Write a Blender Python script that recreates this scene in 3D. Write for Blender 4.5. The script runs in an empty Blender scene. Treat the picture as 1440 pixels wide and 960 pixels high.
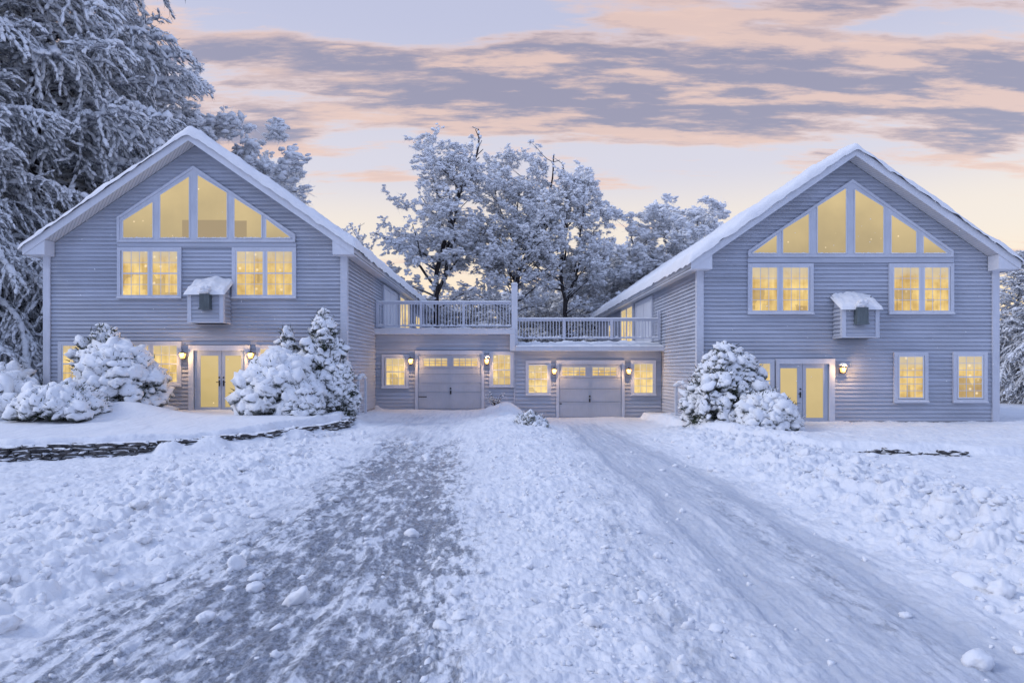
import bpy, math, random
import numpy as np
from mathutils import Vector
random.seed(7)
R = math.radians
scene = bpy.context.scene
col = scene.collection
F = 960.0; CX = 710.0; CY = 517.0; CAMZ = 2.0
D1 = 24.0; D2 = 29.6
def X(px, D): return (px - CX) * D / F
def Z(py, D): return CAMZ + (CY - py) * D / F

# ------------------------------------------------------------------ noise
def _h(ix, iy, seed):
    n = (ix.astype(np.int64) * 374761393 + iy.astype(np.int64) * 668265263 + seed * 974711) & 0xffffffff
    n = ((n ^ (n >> 13)) * 1274126177) & 0xffffffff
    n = n ^ (n >> 16)
    return (n & 0xffffff).astype(np.float64) / 16777215.0
def noise2(x, y, seed=0):
    ix = np.floor(x); iy = np.floor(y); fx = x - ix; fy = y - iy
    u = fx * fx * fx * (fx * (fx * 6 - 15) + 10); v = fy * fy * fy * (fy * (fy * 6 - 15) + 10)
    def g(a, b, dx, dy):
        t = _h(a, b, seed) * 2 * np.pi
        return np.cos(t) * dx + np.sin(t) * dy
    a = g(ix, iy, fx, fy); b = g(ix + 1, iy, fx - 1, fy); c = g(ix, iy + 1, fx, fy - 1); d = g(ix + 1, iy + 1, fx - 1, fy - 1)
    return (a + (b - a) * u + (c - a) * v + (a - b - c + d) * u * v) * 1.5
def fbm(x, y, seed=0, o=4, g=.5):
    s = 0; a = 1.0
    for i in range(o):
        s = s + a * noise2(x * 2 ** i + i * 17.3, y * 2 ** i - i * 9.1, seed + i); a *= g
    return s
def clods(x, y, cell, seed, prob=.7, rmin=.2, rmax=.55):
    """rounded clods of snow scattered in cells; height in units of the cell size"""
    gx = x / cell; gy = y / cell; ix = np.floor(gx); iy = np.floor(gy); out = np.zeros_like(x)
    for i in (-1, 0, 1):
        for j in (-1, 0, 1):
            a = ix + i; b = iy + j
            cx = a + _h(a, b, seed); cy = b + _h(a, b, seed + 1)
            r = rmin + (rmax - rmin) * _h(a, b, seed + 2) ** 2
            k = (_h(a, b, seed + 3) < prob)
            e = .7 + .6 * _h(a, b, seed + 4)
            d2 = ((gx - cx) ** 2 * e + (gy - cy) ** 2 / e)
            out = np.maximum(out, np.where(k, np.sqrt(np.maximum(r * r - d2, 0)), 0))
    return out
def sst(a, b, x):
    t = np.clip((x - a) / (b - a), 0, 1); return t * t * (3 - 2 * t)

# ------------------------------------------------------------------ mesh helpers
class MB:
    def __init__(s): s.v = []; s.f = []; s.smooth = False
    def quad(s, a, b, c, d):
        n = len(s.v); s.v += [a, b, c, d]; s.f.append((n, n + 1, n + 2, n + 3)); return s
    def face(s, pts):
        n = len(s.v); s.v += list(pts); s.f.append(tuple(range(n, n + len(pts)))); return s
    def box(s, x0, x1, y0, y1, z0, z1):
        x0, x1 = min(x0, x1), max(x0, x1); y0, y1 = min(y0, y1), max(y0, y1); z0, z1 = min(z0, z1), max(z0, z1)
        n = len(s.v)
        s.v += [(x0, y0, z0), (x1, y0, z0), (x1, y1, z0), (x0, y1, z0), (x0, y0, z1), (x1, y0, z1), (x1, y1, z1), (x0, y1, z1)]
        for f in ((0, 3, 2, 1), (4, 5, 6, 7), (0, 1, 5, 4), (1, 2, 6, 5), (2, 3, 7, 6), (3, 0, 4, 7)): s.f.append(tuple(n + i for i in f))
        return s
    def prism(s, pts, y0, y1):
        """pts: list of (x, z), extruded from y0 to y1"""
        ar = sum(pts[i][0] * pts[(i + 1) % len(pts)][1] - pts[(i + 1) % len(pts)][0] * pts[i][1] for i in range(len(pts)))
        if ar < 0: pts = pts[::-1]
        n = len(s.v); k = len(pts)
        s.v += [(x, y0, z) for x, z in pts] + [(x, y1, z) for x, z in pts]
        s.f.append(tuple(n + i for i in range(k))); s.f.append(tuple(n + k + i for i in reversed(range(k))))
        for i in range(k):
            j = (i + 1) % k; s.f.append((n + i, n + k + i, n + k + j, n + j))
        return s
    def tube(s, p0, p1, r0, r1=None, k=6, cap=True):
        r1 = r0 if r1 is None else r1
        p0 = Vector(p0); p1 = Vector(p1); d = (p1 - p0).normalized()
        a = d.orthogonal().normalized(); b = d.cross(a); n = len(s.v)
        for p, r in ((p0, r0), (p1, r1)):
            for i in range(k):
                t = 2 * math.pi * i / k; s.v.append(tuple(p + a * math.cos(t) * r + b * math.sin(t) * r))
        for i in range(k):
            j = (i + 1) % k; s.f.append((n + i, n + j, n + k + j, n + k + i))
        if cap:
            s.f.append(tuple(n + i for i in reversed(range(k)))); s.f.append(tuple(n + k + i for i in range(k)))
        return s
    def build(s, name, mat, parent=None, smooth=False, off=None):
        me = bpy.data.meshes.new(name); me.from_pydata(s.v, [], s.f); me.materials.append(mat); me.update()
        if smooth: me.polygons.foreach_set('use_smooth', [True] * len(me.polygons))
        return link(name, me, parent)
def link(name, me, parent=None):
    o = bpy.data.objects.new(name, me); col.objects.link(o)
    if parent is not None: o.parent = parent
    if parent is not None and parent.get('_o') is not None: pass
    return o
def np_mesh(name, V, T, mat, parent=None, smooth=True):
    """V (n,3), T (m,k) faces with k corners each"""
    me = bpy.data.meshes.new(name or 'tree_part'); V = np.asarray(V, dtype=np.float32); T = np.asarray(T, dtype=np.int32)
    k = T.shape[1]
    me.vertices.add(len(V)); me.vertices.foreach_set('co', V.ravel())
    me.loops.add(T.size); me.loops.foreach_set('vertex_index', T.ravel())
    me.polygons.add(len(T)); me.polygons.foreach_set('loop_start', np.arange(0, T.size, k, dtype=np.int32))
    me.polygons.foreach_set('use_smooth', np.full(len(T), smooth)); me.update(calc_edges=True); me.validate()
    if mat: me.materials.append(mat)
    return link(name, me, parent) if name else me
def tag(o, label=None, cat=None, group=None, kind=None):
    if label: o['label'] = label
    if cat: o['category'] = cat
    if group: o['group'] = group
    if kind: o['kind'] = kind
    return o
def empty(name, loc=(0, 0, 0)):
    o = bpy.data.objects.new(name, None); col.objects.link(o); o.location = loc; o.empty_display_size = .3; return o
def settle(root):
    """keep world-space children where they were modelled although the root sits at the thing's base"""
    l = Vector(root.location)
    for c in list(root.children):
        if c.type == 'MESH' and c.data.users == 1: c.data.transform(__import__('mathutils').Matrix.Translation(-l))
        else: c.location = c.location - l
        for g in c.children:
            if c.type == 'MESH' and c.data.users == 1:
                if g.type == 'MESH' and g.data.users == 1: g.data.transform(__import__('mathutils').Matrix.Translation(-l))
                else: g.location = g.location - l

# ------------------------------------------------------------------ materials
def newmat(name):
    m = bpy.data.materials.new(name); m.use_nodes = True; nt = m.node_tree
    return m, nt, nt.nodes['Principled BSDF']
def nd(nt, t, **k):
    n = nt.nodes.new(t)
    for a, b in k.items():
        if a == 'inp':
            for i, v in b.items(): n.inputs[i].default_value = v
        else: setattr(n, a, b)
    return n
def mth(nt, op, a, b=None, c=None, clamp=False):
    n = nt.nodes.new('ShaderNodeMath'); n.operation = op; n.use_clamp = clamp
    for i, v in enumerate((a, b, c)):
        if v is None: continue
        if isinstance(v, (int, float)): n.inputs[i].default_value = v
        else: nt.links.new(v, n.inputs[i])
    return n.outputs[0]
def mixc(nt, f, a, b):
    n = nt.nodes.new('ShaderNodeMix'); n.data_type = 'RGBA'
    for i, v in ((0, f), (6, a), (7, b)):
        if isinstance(v, (int, float)): n.inputs[i].default_value = v
        elif isinstance(v, tuple): n.inputs[i].default_value = (*v, 1) if len(v) == 3 else v
        else: nt.links.new(v, n.inputs[i])
    return n.outputs[2]
def noise(nt, vec, scale, detail=3, rough=.55):
    n = nd(nt, 'ShaderNodeTexNoise'); n.inputs['Scale'].default_value = scale; n.inputs['Detail'].default_value = detail; n.inputs['Roughness'].default_value = rough
    if vec is not None: nt.links.new(vec, n.inputs['Vector'])
    return n.outputs['Fac']
def mapr(nt, v, a, b, c=0., d=1., smooth=False):
    n = nd(nt, 'ShaderNodeMapRange'); n.clamp = True
    if smooth: n.interpolation_type = 'SMOOTHSTEP'
    nt.links.new(v, n.inputs[0])
    for i, x in enumerate((a, b, c, d)): n.inputs[1 + i].default_value = x
    return n.outputs[0]
def scalev(nt, vec, s):
    n = nd(nt, 'ShaderNodeMapping'); n.inputs['Scale'].default_value = s; nt.links.new(vec, n.inputs['Vector']); return n.outputs[0]
def bump(nt, b, h, strength, dist):
    n = nd(nt, 'ShaderNodeBump'); n.inputs['Strength'].default_value = strength; n.inputs['Distance'].default_value = dist
    nt.links.new(h, n.inputs['Height']); nt.links.new(n.outputs[0], b.inputs['Normal']); return n
SNOW = (.85, .86, .88)
def painted(name, rgb, rough=.6, var=.06, streak=True, bstr=.15):
    m, nt, b = newmat(name); g = nd(nt, 'ShaderNodeNewGeometry').outputs['Position']
    n1 = noise(nt, g, 1.3, 4); n2 = noise(nt, scalev(nt, g, (9, 9, .8)) if streak else g, 3, 4)
    f = mth(nt, 'ADD', mth(nt, 'MULTIPLY', n1, .6), mth(nt, 'MULTIPLY', n2, .4))
    d = tuple(c * (1 - var * 2.2) for c in rgb); l = tuple(min(1, c * (1 + var)) for c in rgb)
    nt.links.new(mixc(nt, mapr(nt, f, .3, .7), d, l), b.inputs['Base Color']); b.inputs['Roughness'].default_value = rough
    bump(nt, b, noise(nt, g, 60, 3), bstr, .003)
    return m
M = {}
def siding_mat(rgb):
    m, nt, b = newmat('lap_siding'); g = nd(nt, 'ShaderNodeNewGeometry').outputs['Position']
    bd = noise(nt, scalev(nt, g, (.35, .35, 7.1)), 1.0, 3, .6); st = noise(nt, g, .7, 5, .6); f = mth(nt, 'ADD', mth(nt, 'MULTIPLY', bd, .6), mth(nt, 'MULTIPLY', st, .4))
    c = mixc(nt, mapr(nt, f, .36, .64), tuple(k * .80 for k in rgb), tuple(k * 1.08 for k in rgb))
    fr = mth(nt, 'MULTIPLY', mapr(nt, noise(nt, g, 21, 6, .75), .66, .72), mapr(nt, noise(nt, g, .9, 3), .50, .66)); c = mixc(nt, mth(nt, 'MULTIPLY', fr, .8), c, (.8, .81, .84))
    nt.links.new(c, b.inputs['Base Color']); b.inputs['Roughness'].default_value = .6; bump(nt, b, noise(nt, scalev(nt, g, (1, 1, 6)), 14, 4), .25, .004); return m
M['siding'] = siding_mat((.455, .485, .565))
M['siding_old'] = painted('siding_vinyl', (.455, .485, .565), .55, .11, False)
M['trim'] = painted('trim_paint', (.56, .585, .66), .5, .07)
M['white'] = painted('white_paint', (.66, .68, .74), .45, .05)
M['door'] = painted('door_paint', (.40, .45, .55), .45, .06)
M['gdoor'] = painted('garage_door_paint', (.45, .47, .53), .5, .07)
M['concrete'] = painted('foundation_concrete', (.33, .32, .33), .9, .2, bstr=.6)
M['shingle'] = painted('dark_shingle', (.09, .095, .12), .9, .3)
M['black'] = painted('black_metal', (.018, .019, .024), .4, .1)
M['hood'] = painted('weathered_zinc', (.10, .125, .135), .45, .3)
M['rail'] = painted('railing_paint', (.58, .60, .68), .5, .06)

def soffit_mat():
    m, nt, b = newmat('vented_soffit'); g = nd(nt, 'ShaderNodeNewGeometry').outputs['Position']
    s = nd(nt, 'ShaderNodeSeparateXYZ'); nt.links.new(g, s.inputs[0])
    w = mth(nt, 'FRACT', mth(nt, 'MULTIPLY', mth(nt, 'ADD', s.outputs[0], s.outputs[1]), 6.5))
    k = mapr(nt, w, .0, .22)
    nt.links.new(mixc(nt, k, (.22, .23, .26), (.60, .60, .62)), b.inputs['Base Color']); b.inputs['Roughness'].default_value = .6
    bump(nt, b, k, .6, .01); return m
M['soffit'] = soffit_mat()

def snow_mat(name='snow', sc=1.0, wear=False, bs=.5):
    m, nt, b = newmat(name); g = nd(nt, 'ShaderNodeNewGeometry').outputs['Position']
    b.inputs['Roughness'].default_value = .75; b.inputs['Specular IOR Level'].default_value = .25
    n1 = noise(nt, g, 14 * sc, 5, .6); n2 = noise(nt, g, 90 * sc, 3, .6)
    h = mth(nt, 'ADD', mth(nt, 'MULTIPLY', n1, .7), mth(nt, 'MULTIPLY', n2, .2))
    base = mixc(nt, mapr(nt, noise(nt, g, .9, 3), .3, .7), (.79, .80, .83), (.83, .835, .85))
    if wear:
        a = nd(nt, 'ShaderNodeAttribute', attribute_name='wear'); a.attribute_type = 'GEOMETRY'; wv = a.outputs['Fac']
        i = nd(nt, 'ShaderNodeAttribute', attribute_name='ice'); i.attribute_type = 'GEOMETRY'; iv = i.outputs['Fac']
        gs = scalev(nt, g, (1, .28, 1))
        cr = nd(nt, 'ShaderNodeAttribute', attribute_name='crust'); cr.attribute_type = 'GEOMETRY'; cv = cr.outputs['Fac']
        grit = noise(nt, scalev(nt, g, (1, .6, 1)), 20, 6, .75); patch = noise(nt, gs, 2.6, 5, .62); streak = noise(nt, scalev(nt, g, (1, .09, 1)), 8, 6, .72)
        s = mth(nt, 'ADD', mth(nt, 'ADD', mth(nt, 'MULTIPLY', grit, .22), mth(nt, 'MULTIPLY', patch, .30)), mth(nt, 'ADD', mth(nt, 'MULTIPLY', streak, .18), mth(nt, 'MULTIPLY', cv, .30)))
        th = mth(nt, 'SUBTRACT', mth(nt, 'ADD', s, mth(nt, 'MULTIPLY', wv, .115)), .5)
        dark = mth(nt, 'MULTIPLY', mapr(nt, th, .03, .15, 0, 1), mapr(nt, wv, .03, .35))
        thi = mth(nt, 'SUBTRACT', mth(nt, 'ADD', mth(nt, 'ADD', mth(nt, 'MULTIPLY', streak, .65), mth(nt, 'MULTIPLY', patch, .35)), mth(nt, 'MULTIPLY', iv, .20)), .5)
        icy = mapr(nt, thi, .02, .26, 0, .62)
        base = mixc(nt, icy, base, (.34, .39, .48))
        grav = mixc(nt, mapr(nt, noise(nt, scalev(nt, g, (1, .6, 1)), 26, 6, .85), .40, .60), (.028, .034, .048), (.30, .335, .41))
        base = mixc(nt, mth(nt, 'MULTIPLY', dark, .84), base, grav)
        nt.links.new(mapr(nt, mth(nt, 'MAXIMUM', dark, icy), 0, 1, .75, .42), b.inputs['Roughness'])
        h = mth(nt, 'ADD', h, mth(nt, 'MULTIPLY', grit, .5))
    nt.links.new(base, b.inputs['Base Color'])
    bump(nt, b, h, bs, .035)
    return m
M['snow'] = snow_mat('snow')
M['ground'] = snow_mat('snow_over_ground', wear=True, bs=.6)

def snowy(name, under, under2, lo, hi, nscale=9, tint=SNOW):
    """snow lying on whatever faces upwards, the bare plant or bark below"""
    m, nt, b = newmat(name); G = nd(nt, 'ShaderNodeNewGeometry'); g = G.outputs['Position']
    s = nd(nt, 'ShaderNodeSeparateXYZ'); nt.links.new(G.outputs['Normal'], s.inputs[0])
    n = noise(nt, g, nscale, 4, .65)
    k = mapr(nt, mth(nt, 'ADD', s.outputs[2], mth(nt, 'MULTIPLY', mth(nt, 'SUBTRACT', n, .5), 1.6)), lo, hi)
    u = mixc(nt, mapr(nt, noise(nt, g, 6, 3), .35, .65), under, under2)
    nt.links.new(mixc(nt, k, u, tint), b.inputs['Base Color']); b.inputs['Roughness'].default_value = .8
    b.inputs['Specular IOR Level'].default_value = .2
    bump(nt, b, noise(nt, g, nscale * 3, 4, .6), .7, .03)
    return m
M['bark'] = snowy('snowy_bark', (.035, .03, .032), (.075, .065, .065), .25, .5, 5)
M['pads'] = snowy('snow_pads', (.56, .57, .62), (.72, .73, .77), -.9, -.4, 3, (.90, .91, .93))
M['pine'] = snowy('snowy_pine', (.16, .17, .20), (.36, .37, .42), -.85, -.35, 3)
M['needles'] = snowy('needles', (.07, .08, .09), (.25, .27, .30), -.1, .4, 6)
M['shrub'] = snowy('snowy_shrub', (.04, .05, .045), (.13, .14, .14), -.7, -.25, 7)
M['leaf'] = snowy('shrub_leaf', (.03, .05, .035), (.08, .085, .05), .2, .75, 9)
M['stone'] = snowy('wall_stone', (.04, .04, .045), (.15, .14, .135), .55, .8, 7)

def glow_mat(name, lo, hi, top, kind='room', seed=0.):
    """a lit pane: what can be made out of the bright room behind it"""
    m, nt, b = newmat(name); g = nd(nt, 'ShaderNodeNewGeometry').outputs['Position']
    gen = nd(nt, 'ShaderNodeSeparateXYZ'); nt.links.new(nd(nt, 'ShaderNodeTexCoord').outputs['Generated'], gen.inputs[0]); gzv = gen.outputs[2]
    mp = nd(nt, 'ShaderNodeMapping'); mp.inputs['Location'].default_value = (seed, seed * 2.3, seed * .7); nt.links.new(g, mp.inputs['Vector']); v = mp.outputs[0]
    if kind == 'plain':
        f = mapr(nt, mth(nt, 'ADD', mth(nt, 'MULTIPLY', noise(nt, v, .7, 4, .5), .6), mth(nt, 'MULTIPLY', gzv, .3)), .25, .75)
        c = mixc(nt, f, lo, hi)
    else:
        fold = noise(nt, scalev(nt, v, (8, 1, .3)), 1.2, 3, .55); blob = noise(nt, v, 1.9, 4, .6)
        f = mapr(nt, mth(nt, 'ADD', mth(nt, 'MULTIPLY', fold, .35), mth(nt, 'MULTIPLY', blob, .65)), .36, .64)
        c = mixc(nt, f, lo, hi)
        c = mixc(nt, mth(nt, 'MULTIPLY', mapr(nt, mth(nt, 'ADD', gzv, mth(nt, 'MULTIPLY', mth(nt, 'SUBTRACT', blob, .5), .5)), .62, .92, 0, 1, True), .75), c, top)
        bx = nd(nt, 'ShaderNodeTexVoronoi'); bx.distance = 'CHEBYCHEV'; bx.inputs['Scale'].default_value = 1.7; nt.links.new(scalev(nt, v, (1.6, 1, .8)), bx.inputs['Vector'])
        bc = nd(nt, 'ShaderNodeSeparateColor'); nt.links.new(bx.outputs['Color'], bc.inputs[0])
        dk = mth(nt, 'MULTIPLY', mapr(nt, bc.outputs[1], .68, .72), mapr(nt, gzv, .55, .45)); c = mixc(nt, mth(nt, 'MULTIPLY', dk, .5), c, (.30, .20, .09))
    vo = nd(nt, 'ShaderNodeTexVoronoi'); vo.inputs['Scale'].default_value = 3.1 if kind == 'plain' else 3.6; nt.links.new(v, vo.inputs['Vector'])
    sp = mapr(nt, vo.outputs['Distance'], .03, .12 if kind == 'plain' else .24, 1, 0)
    sc = nd(nt, 'ShaderNodeSeparateColor'); nt.links.new(vo.outputs['Color'], sc.inputs[0])
    sp = mth(nt, 'MULTIPLY', sp, mapr(nt, sc.outputs[0], .62, .70))
    c = mixc(nt, mth(nt, 'MULTIPLY', sp, .8), c, (1.3, 1.05, .65))
    b.inputs['Base Color'].default_value = (.02, .02, .02, 1); b.inputs['Roughness'].default_value = .06
    b.inputs['Specular IOR Level'].default_value = .5
    nt.links.new(c, b.inputs['Emission Color']); b.inputs['Emission Strength'].default_value = 1.0
    return m
M['glow_gable'] = glow_mat('lit_pane_tan', (.48, .37, .18), (.76, .58, .27), None, 'plain')
M['glow_door'] = glow_mat('lit_pane_blind', (.55, .42, .18), (.74, .56, .24), None, 'plain', 4)
M['glow_room'] = glow_mat('lit_pane_room', (.58, .36, .09), (1.05, .76, .27), (.62, .54, .40), 'room', 2)
M['glow_warm'] = glow_mat('lit_pane_warm', (.60, .40, .12), (1.15, .86, .36), (.60, .48, .28), 'room', 9)
m, nt, b = newmat('room_wall_seen_inside'); b.inputs['Base Color'].default_value = (.02, .02, .02, 1); b.inputs['Emission Color'].default_value = (.40, .30, .155, 1); b.inputs['Emission Strength'].default_value = 1; b.inputs['Roughness'].default_value = .1
M['roomwall'] = m
m, nt, b = newmat('lit_lantern_glass'); b.inputs['Emission Color'].default_value = (1, .52, .15, 1); b.inputs['Emission Strength'].default_value = 2.6
b.inputs['Base Color'].default_value = (.10, .06, .02, 1); M['lamp'] = m
m, nt, b = newmat('lit_bulb'); b.inputs['Emission Color'].default_value = (1, .8, .45, 1); b.inputs['Emission Strength'].default_value = 7.0
b.inputs['Base Color'].default_value = (.10, .06, .02, 1); M['bulb'] = m

# ------------------------------------------------------------------ ground
TE = np.array([(-60, 12.6), (-14, 13.9), (-10.65, 14.5), (-7.6, 15.6), (-6.1, 17.6), (-5.3, 19.6), (-4.95, 20.8), (-5.1, 22.2), (-5.75, 23.9), (-5.9, 60), (-60, 60)], float)
def inside_sd(x, y, P):
    ins = np.zeros(x.shape, bool); d = np.full(x.shape, 1e9); n = len(P)
    for i in range(n):
        a = P[i]; b = P[(i + 1) % n]
        c = ((a[1] > y) != (b[1] > y)) & (x < (b[0] - a[0]) * (y - a[1]) / (b[1] - a[1] + 1e-12) + a[0]); ins ^= c
        e = b - a; t = np.clip(((x - a[0]) * e[0] + (y - a[1]) * e[1]) / (e @ e), 0, 1)
        d = np.minimum(d, np.hypot(x - a[0] - t * e[0], y - a[1] - t * e[1]))
    return np.where(ins, d, -d)
RE = np.array([(5.9, 24.5), (6.2, 21.5), (7.0, 18.3), (8.4, 16.6), (11, 16.0), (16, 15.9), (60, 15.4), (60, 60), (5.9, 60)], float)
def ground_h(x, y):
    t = sst(8, 29, y); side = sst(-1.3, 1.6, x - .3)
    z = t * (.18 * (1 - side) - .18 * side)
    z += .07 * fbm(x * .22, y * .22, 3, 3) * sst(60, 20, y)
    wob = .35 * noise2(x * .5, y * .5, 5) + .22 * noise2(x * 1.6, y * 1.4, 6) + .1 * noise2(x * 5, y * 4, 8)
    drive = sst(-3.9 - .5 * sst(16, 26, y) * 2.2, -3.1 - .5 * sst(16, 26, y) * 2.2, x + wob) * sst(4.7 + 1.2 * sst(14, 25, y), 3.7 + 1.2 * sst(14, 25, y), x + wob)
    # terrace on the left, held by the stone wall
    sd = inside_sd(x + .12 * noise2(x * 1.3, y * 1.3, 11), y + .10 * noise2(x * 1.7, y * 1.7, 12), TE)
    top = .36 + .17 * sst(14.5, 21, y) + .04 * fbm(x * .5, y * .5, 21, 3)
    k = sst(-.10, .16, sd); lowz = z.copy()
    z = z * (1 - k) + top * k
    ter = sst(0, .5, sd)
    # drift leaning against the middle of the wall
    z += .20 * np.exp(-((x + 6.8) / 1.1) ** 2) * np.exp(-((sd + .2) / .5) ** 2) * (1 - k) + .16 * sst(-.05, .45, noise2(x * 1.1 + y * .6, y * 0 + 3.3, 17)) * np.exp(-((sd + .2) / .3) ** 2) * (1 - k)
    # low bank before the right house
    sr = inside_sd(x + .25 * noise2(x * .9, y * .9, 13), y + .25 * noise2(x * 1.1, y * 1.1, 14), RE)
    kr = sst(-.10, .14, sr)
    z += kr * (.13 + .12 * sst(16, 23, y)) * (1 - .0 * kr)
    z += .10 * np.exp(-((sr - .25) / .35) ** 2) * sst(6.5, 8, x)
    # mounds and ploughed banks
    z += .44 * np.exp(-((x - .15 - .2 * noise2(y, x, 15)) / .85) ** 2 - ((y - 27.3) / 1.9) ** 2) * (1 + .5 * noise2(x * 1.3, y * 1.3, 16))
    z += .24 * (1 + .6 * noise2(x * 1.1, y * 1.1, 18)) * np.exp(-((x - .55) / 1.1) ** 2 - ((y - 23.4) / 2.6) ** 2)
    z += .10 * np.exp(-((x - .6) / 1.0) ** 2) * sst(14, 18, y) * sst(26, 21, y)
    z += .44 * np.exp(-((x + 11.6) / 1.25) ** 2 - ((y - 20.8) / 1.1) ** 2)
    bankR = np.exp(-((x - 5.3 - .05 * y) / 1.5) ** 2) * sst(3, 7, y) * sst(26, 19, y)
    bankL = np.exp(-((x + 4.9) / 1.5) ** 2) * sst(2, 6, y) * sst(19, 14, y)
    z += .20 * bankR + .12 * bankL
    z += .16 * np.exp(-((x + 5.0) / .6) ** 2 - ((y - 25.5) / 1.6) ** 2) + .22 * np.exp(-((x - 6.2) / .7) ** 2 - ((y - 25.5) / 2.) ** 2)
    # roughness of the snow
    near = sst(34, 22, y) * sst(-3, 1, y + 4)
    lump = np.clip(1.25 * bankR + .85 * bankL + .35 * (1 - drive) * (1 - ter) * sst(-.3, .3, noise2(x * .35, y * .35, 31)) * sst(17, 10, y), 0, 1.2)
    med = np.exp(-((x - .75) / 1.25) ** 2) * sst(26, 20, y)
    lump = np.maximum(lump, .65 * np.exp(-((x - .2) / 1.3) ** 2 - ((y - 25) / 4.5) ** 2))
    lump = np.maximum(lump, .45 * np.clip(bankL + .6, 0, 1) * sst(-3.2, -4.2, x) * sst(12.5, 9, y))
    q = sst(-.2, .35, noise2(x * .8, y * .8, 40))
    wx = x + .08 * noise2(x * 4, y * 4, 51) + .03 * noise2(x * 11, y * 11, 54); wy = y + .08 * noise2(x * 4, y * 4, 52) + .03 * noise2(x * 11, y * 11, 55)
    lane = drive * (sst(-.6, -1.1, x + wob * .5) + sst(1.5, 2.1, x + wob * .5)); lum = np.maximum(lump, .34 * (1 - drive) * (.45 + .8 * sst(-.3, .4, noise2(x * .45, y * .45, 56)))) * near * (1 - ter) * (1 - .8 * kr)
    z += lum * (.20 * clods(wx, wy, .75, 60, .6) * (q * .7 + .3) + .16 * clods(wx, wy, .36, 70, .6) + .085 * clods(wx, wy, .19, 75, .6) + .03 * clods(wx, wy, .09, 80, .7))
    z += near * (1 - ter) * (1 - drive * .75) * (.028 * fbm(x * 2.1, y * 2.1, 57, 4, .6) + .012 * fbm(x * 8, y * 8, 58, 3, .6))
    z += near * (1 - ter) * .20 * bankR * clods(x + .1 * noise2(x * 3, y * 3, 52), y + .1 * noise2(x * 3, y * 3, 53), 1.15, 62, .5) + near * (1 - ter) * .075 * lump * fbm(x * 2.2, y * 2.2, 91, 4, .6)
    z += near * ter * (.012 * fbm(x * 1.2, y * 1.2, 93, 4) + .03 * np.exp(-(sd / .5) ** 2) * fbm(x * 2.5, y * 2.5, 94, 3))
    z += near * kr * .03 * fbm(x * 1.6, y * 1.6, 97, 5, .6)
    dm = drive * near
    z += dm * (.09 * med * clods(wx, wy, .30, 102, .6, .2, .6) + .05 * med * clods(wx, wy * .9, .17, 100, .5, .2, .6) + .07 * med * .35 * clods(x, y, .085, 110, .8, .2, .6) + .012 * fbm(x * 4, y * 1.6, 120, 4, .65))
    z += dm * lane * (.016 * fbm(x * 5.5, y * .35, 140, 4, .6) + .005 * fbm(x * 15, y * 1.3, 144, 3, .6)) + dm * (1 - .8 * lane) * (.05 * sst(-.2, .5, noise2(x * 1.1, y * .45, 122)) * clods(wx, wy * .8, .10, 124, .8, .2, .6) + .024 * clods(wx, wy * .7, .05, 126, .8, .2, .6))
    z += near * .006 * fbm(x * 9, y * 7, 130, 3, .6)
    for c0, s0 in (([2.1, 2.3, 2.4, 2.3, 2.5, 2.6], .13), ([3.3, 3.5, 3.7, 3.5, 3.6, 3.7], .13), ([-2.0, -2.1, -2.25, -2.6, -3.2, -3.3], .2), ([-.75, -1.0, -1.25, -1.45, -1.6, -1.6], .2)):
        cc = np.interp(y, [4, 8, 12, 17, 24, 29], c0) + .12 * noise2(y * .4, x * .4, 7)
        z -= dm * .032 * np.exp(-((x - cc) / s0) ** 2)
    # ground flattens under the buildings and falls nowhere
    z += .09 * np.exp(-((sd - .28) / .26) ** 2) * sst(-.02, .12, sd) * (1 + .5 * noise2(x * .9, y * .9, 19))
    return z, drive, ter, lump
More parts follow.
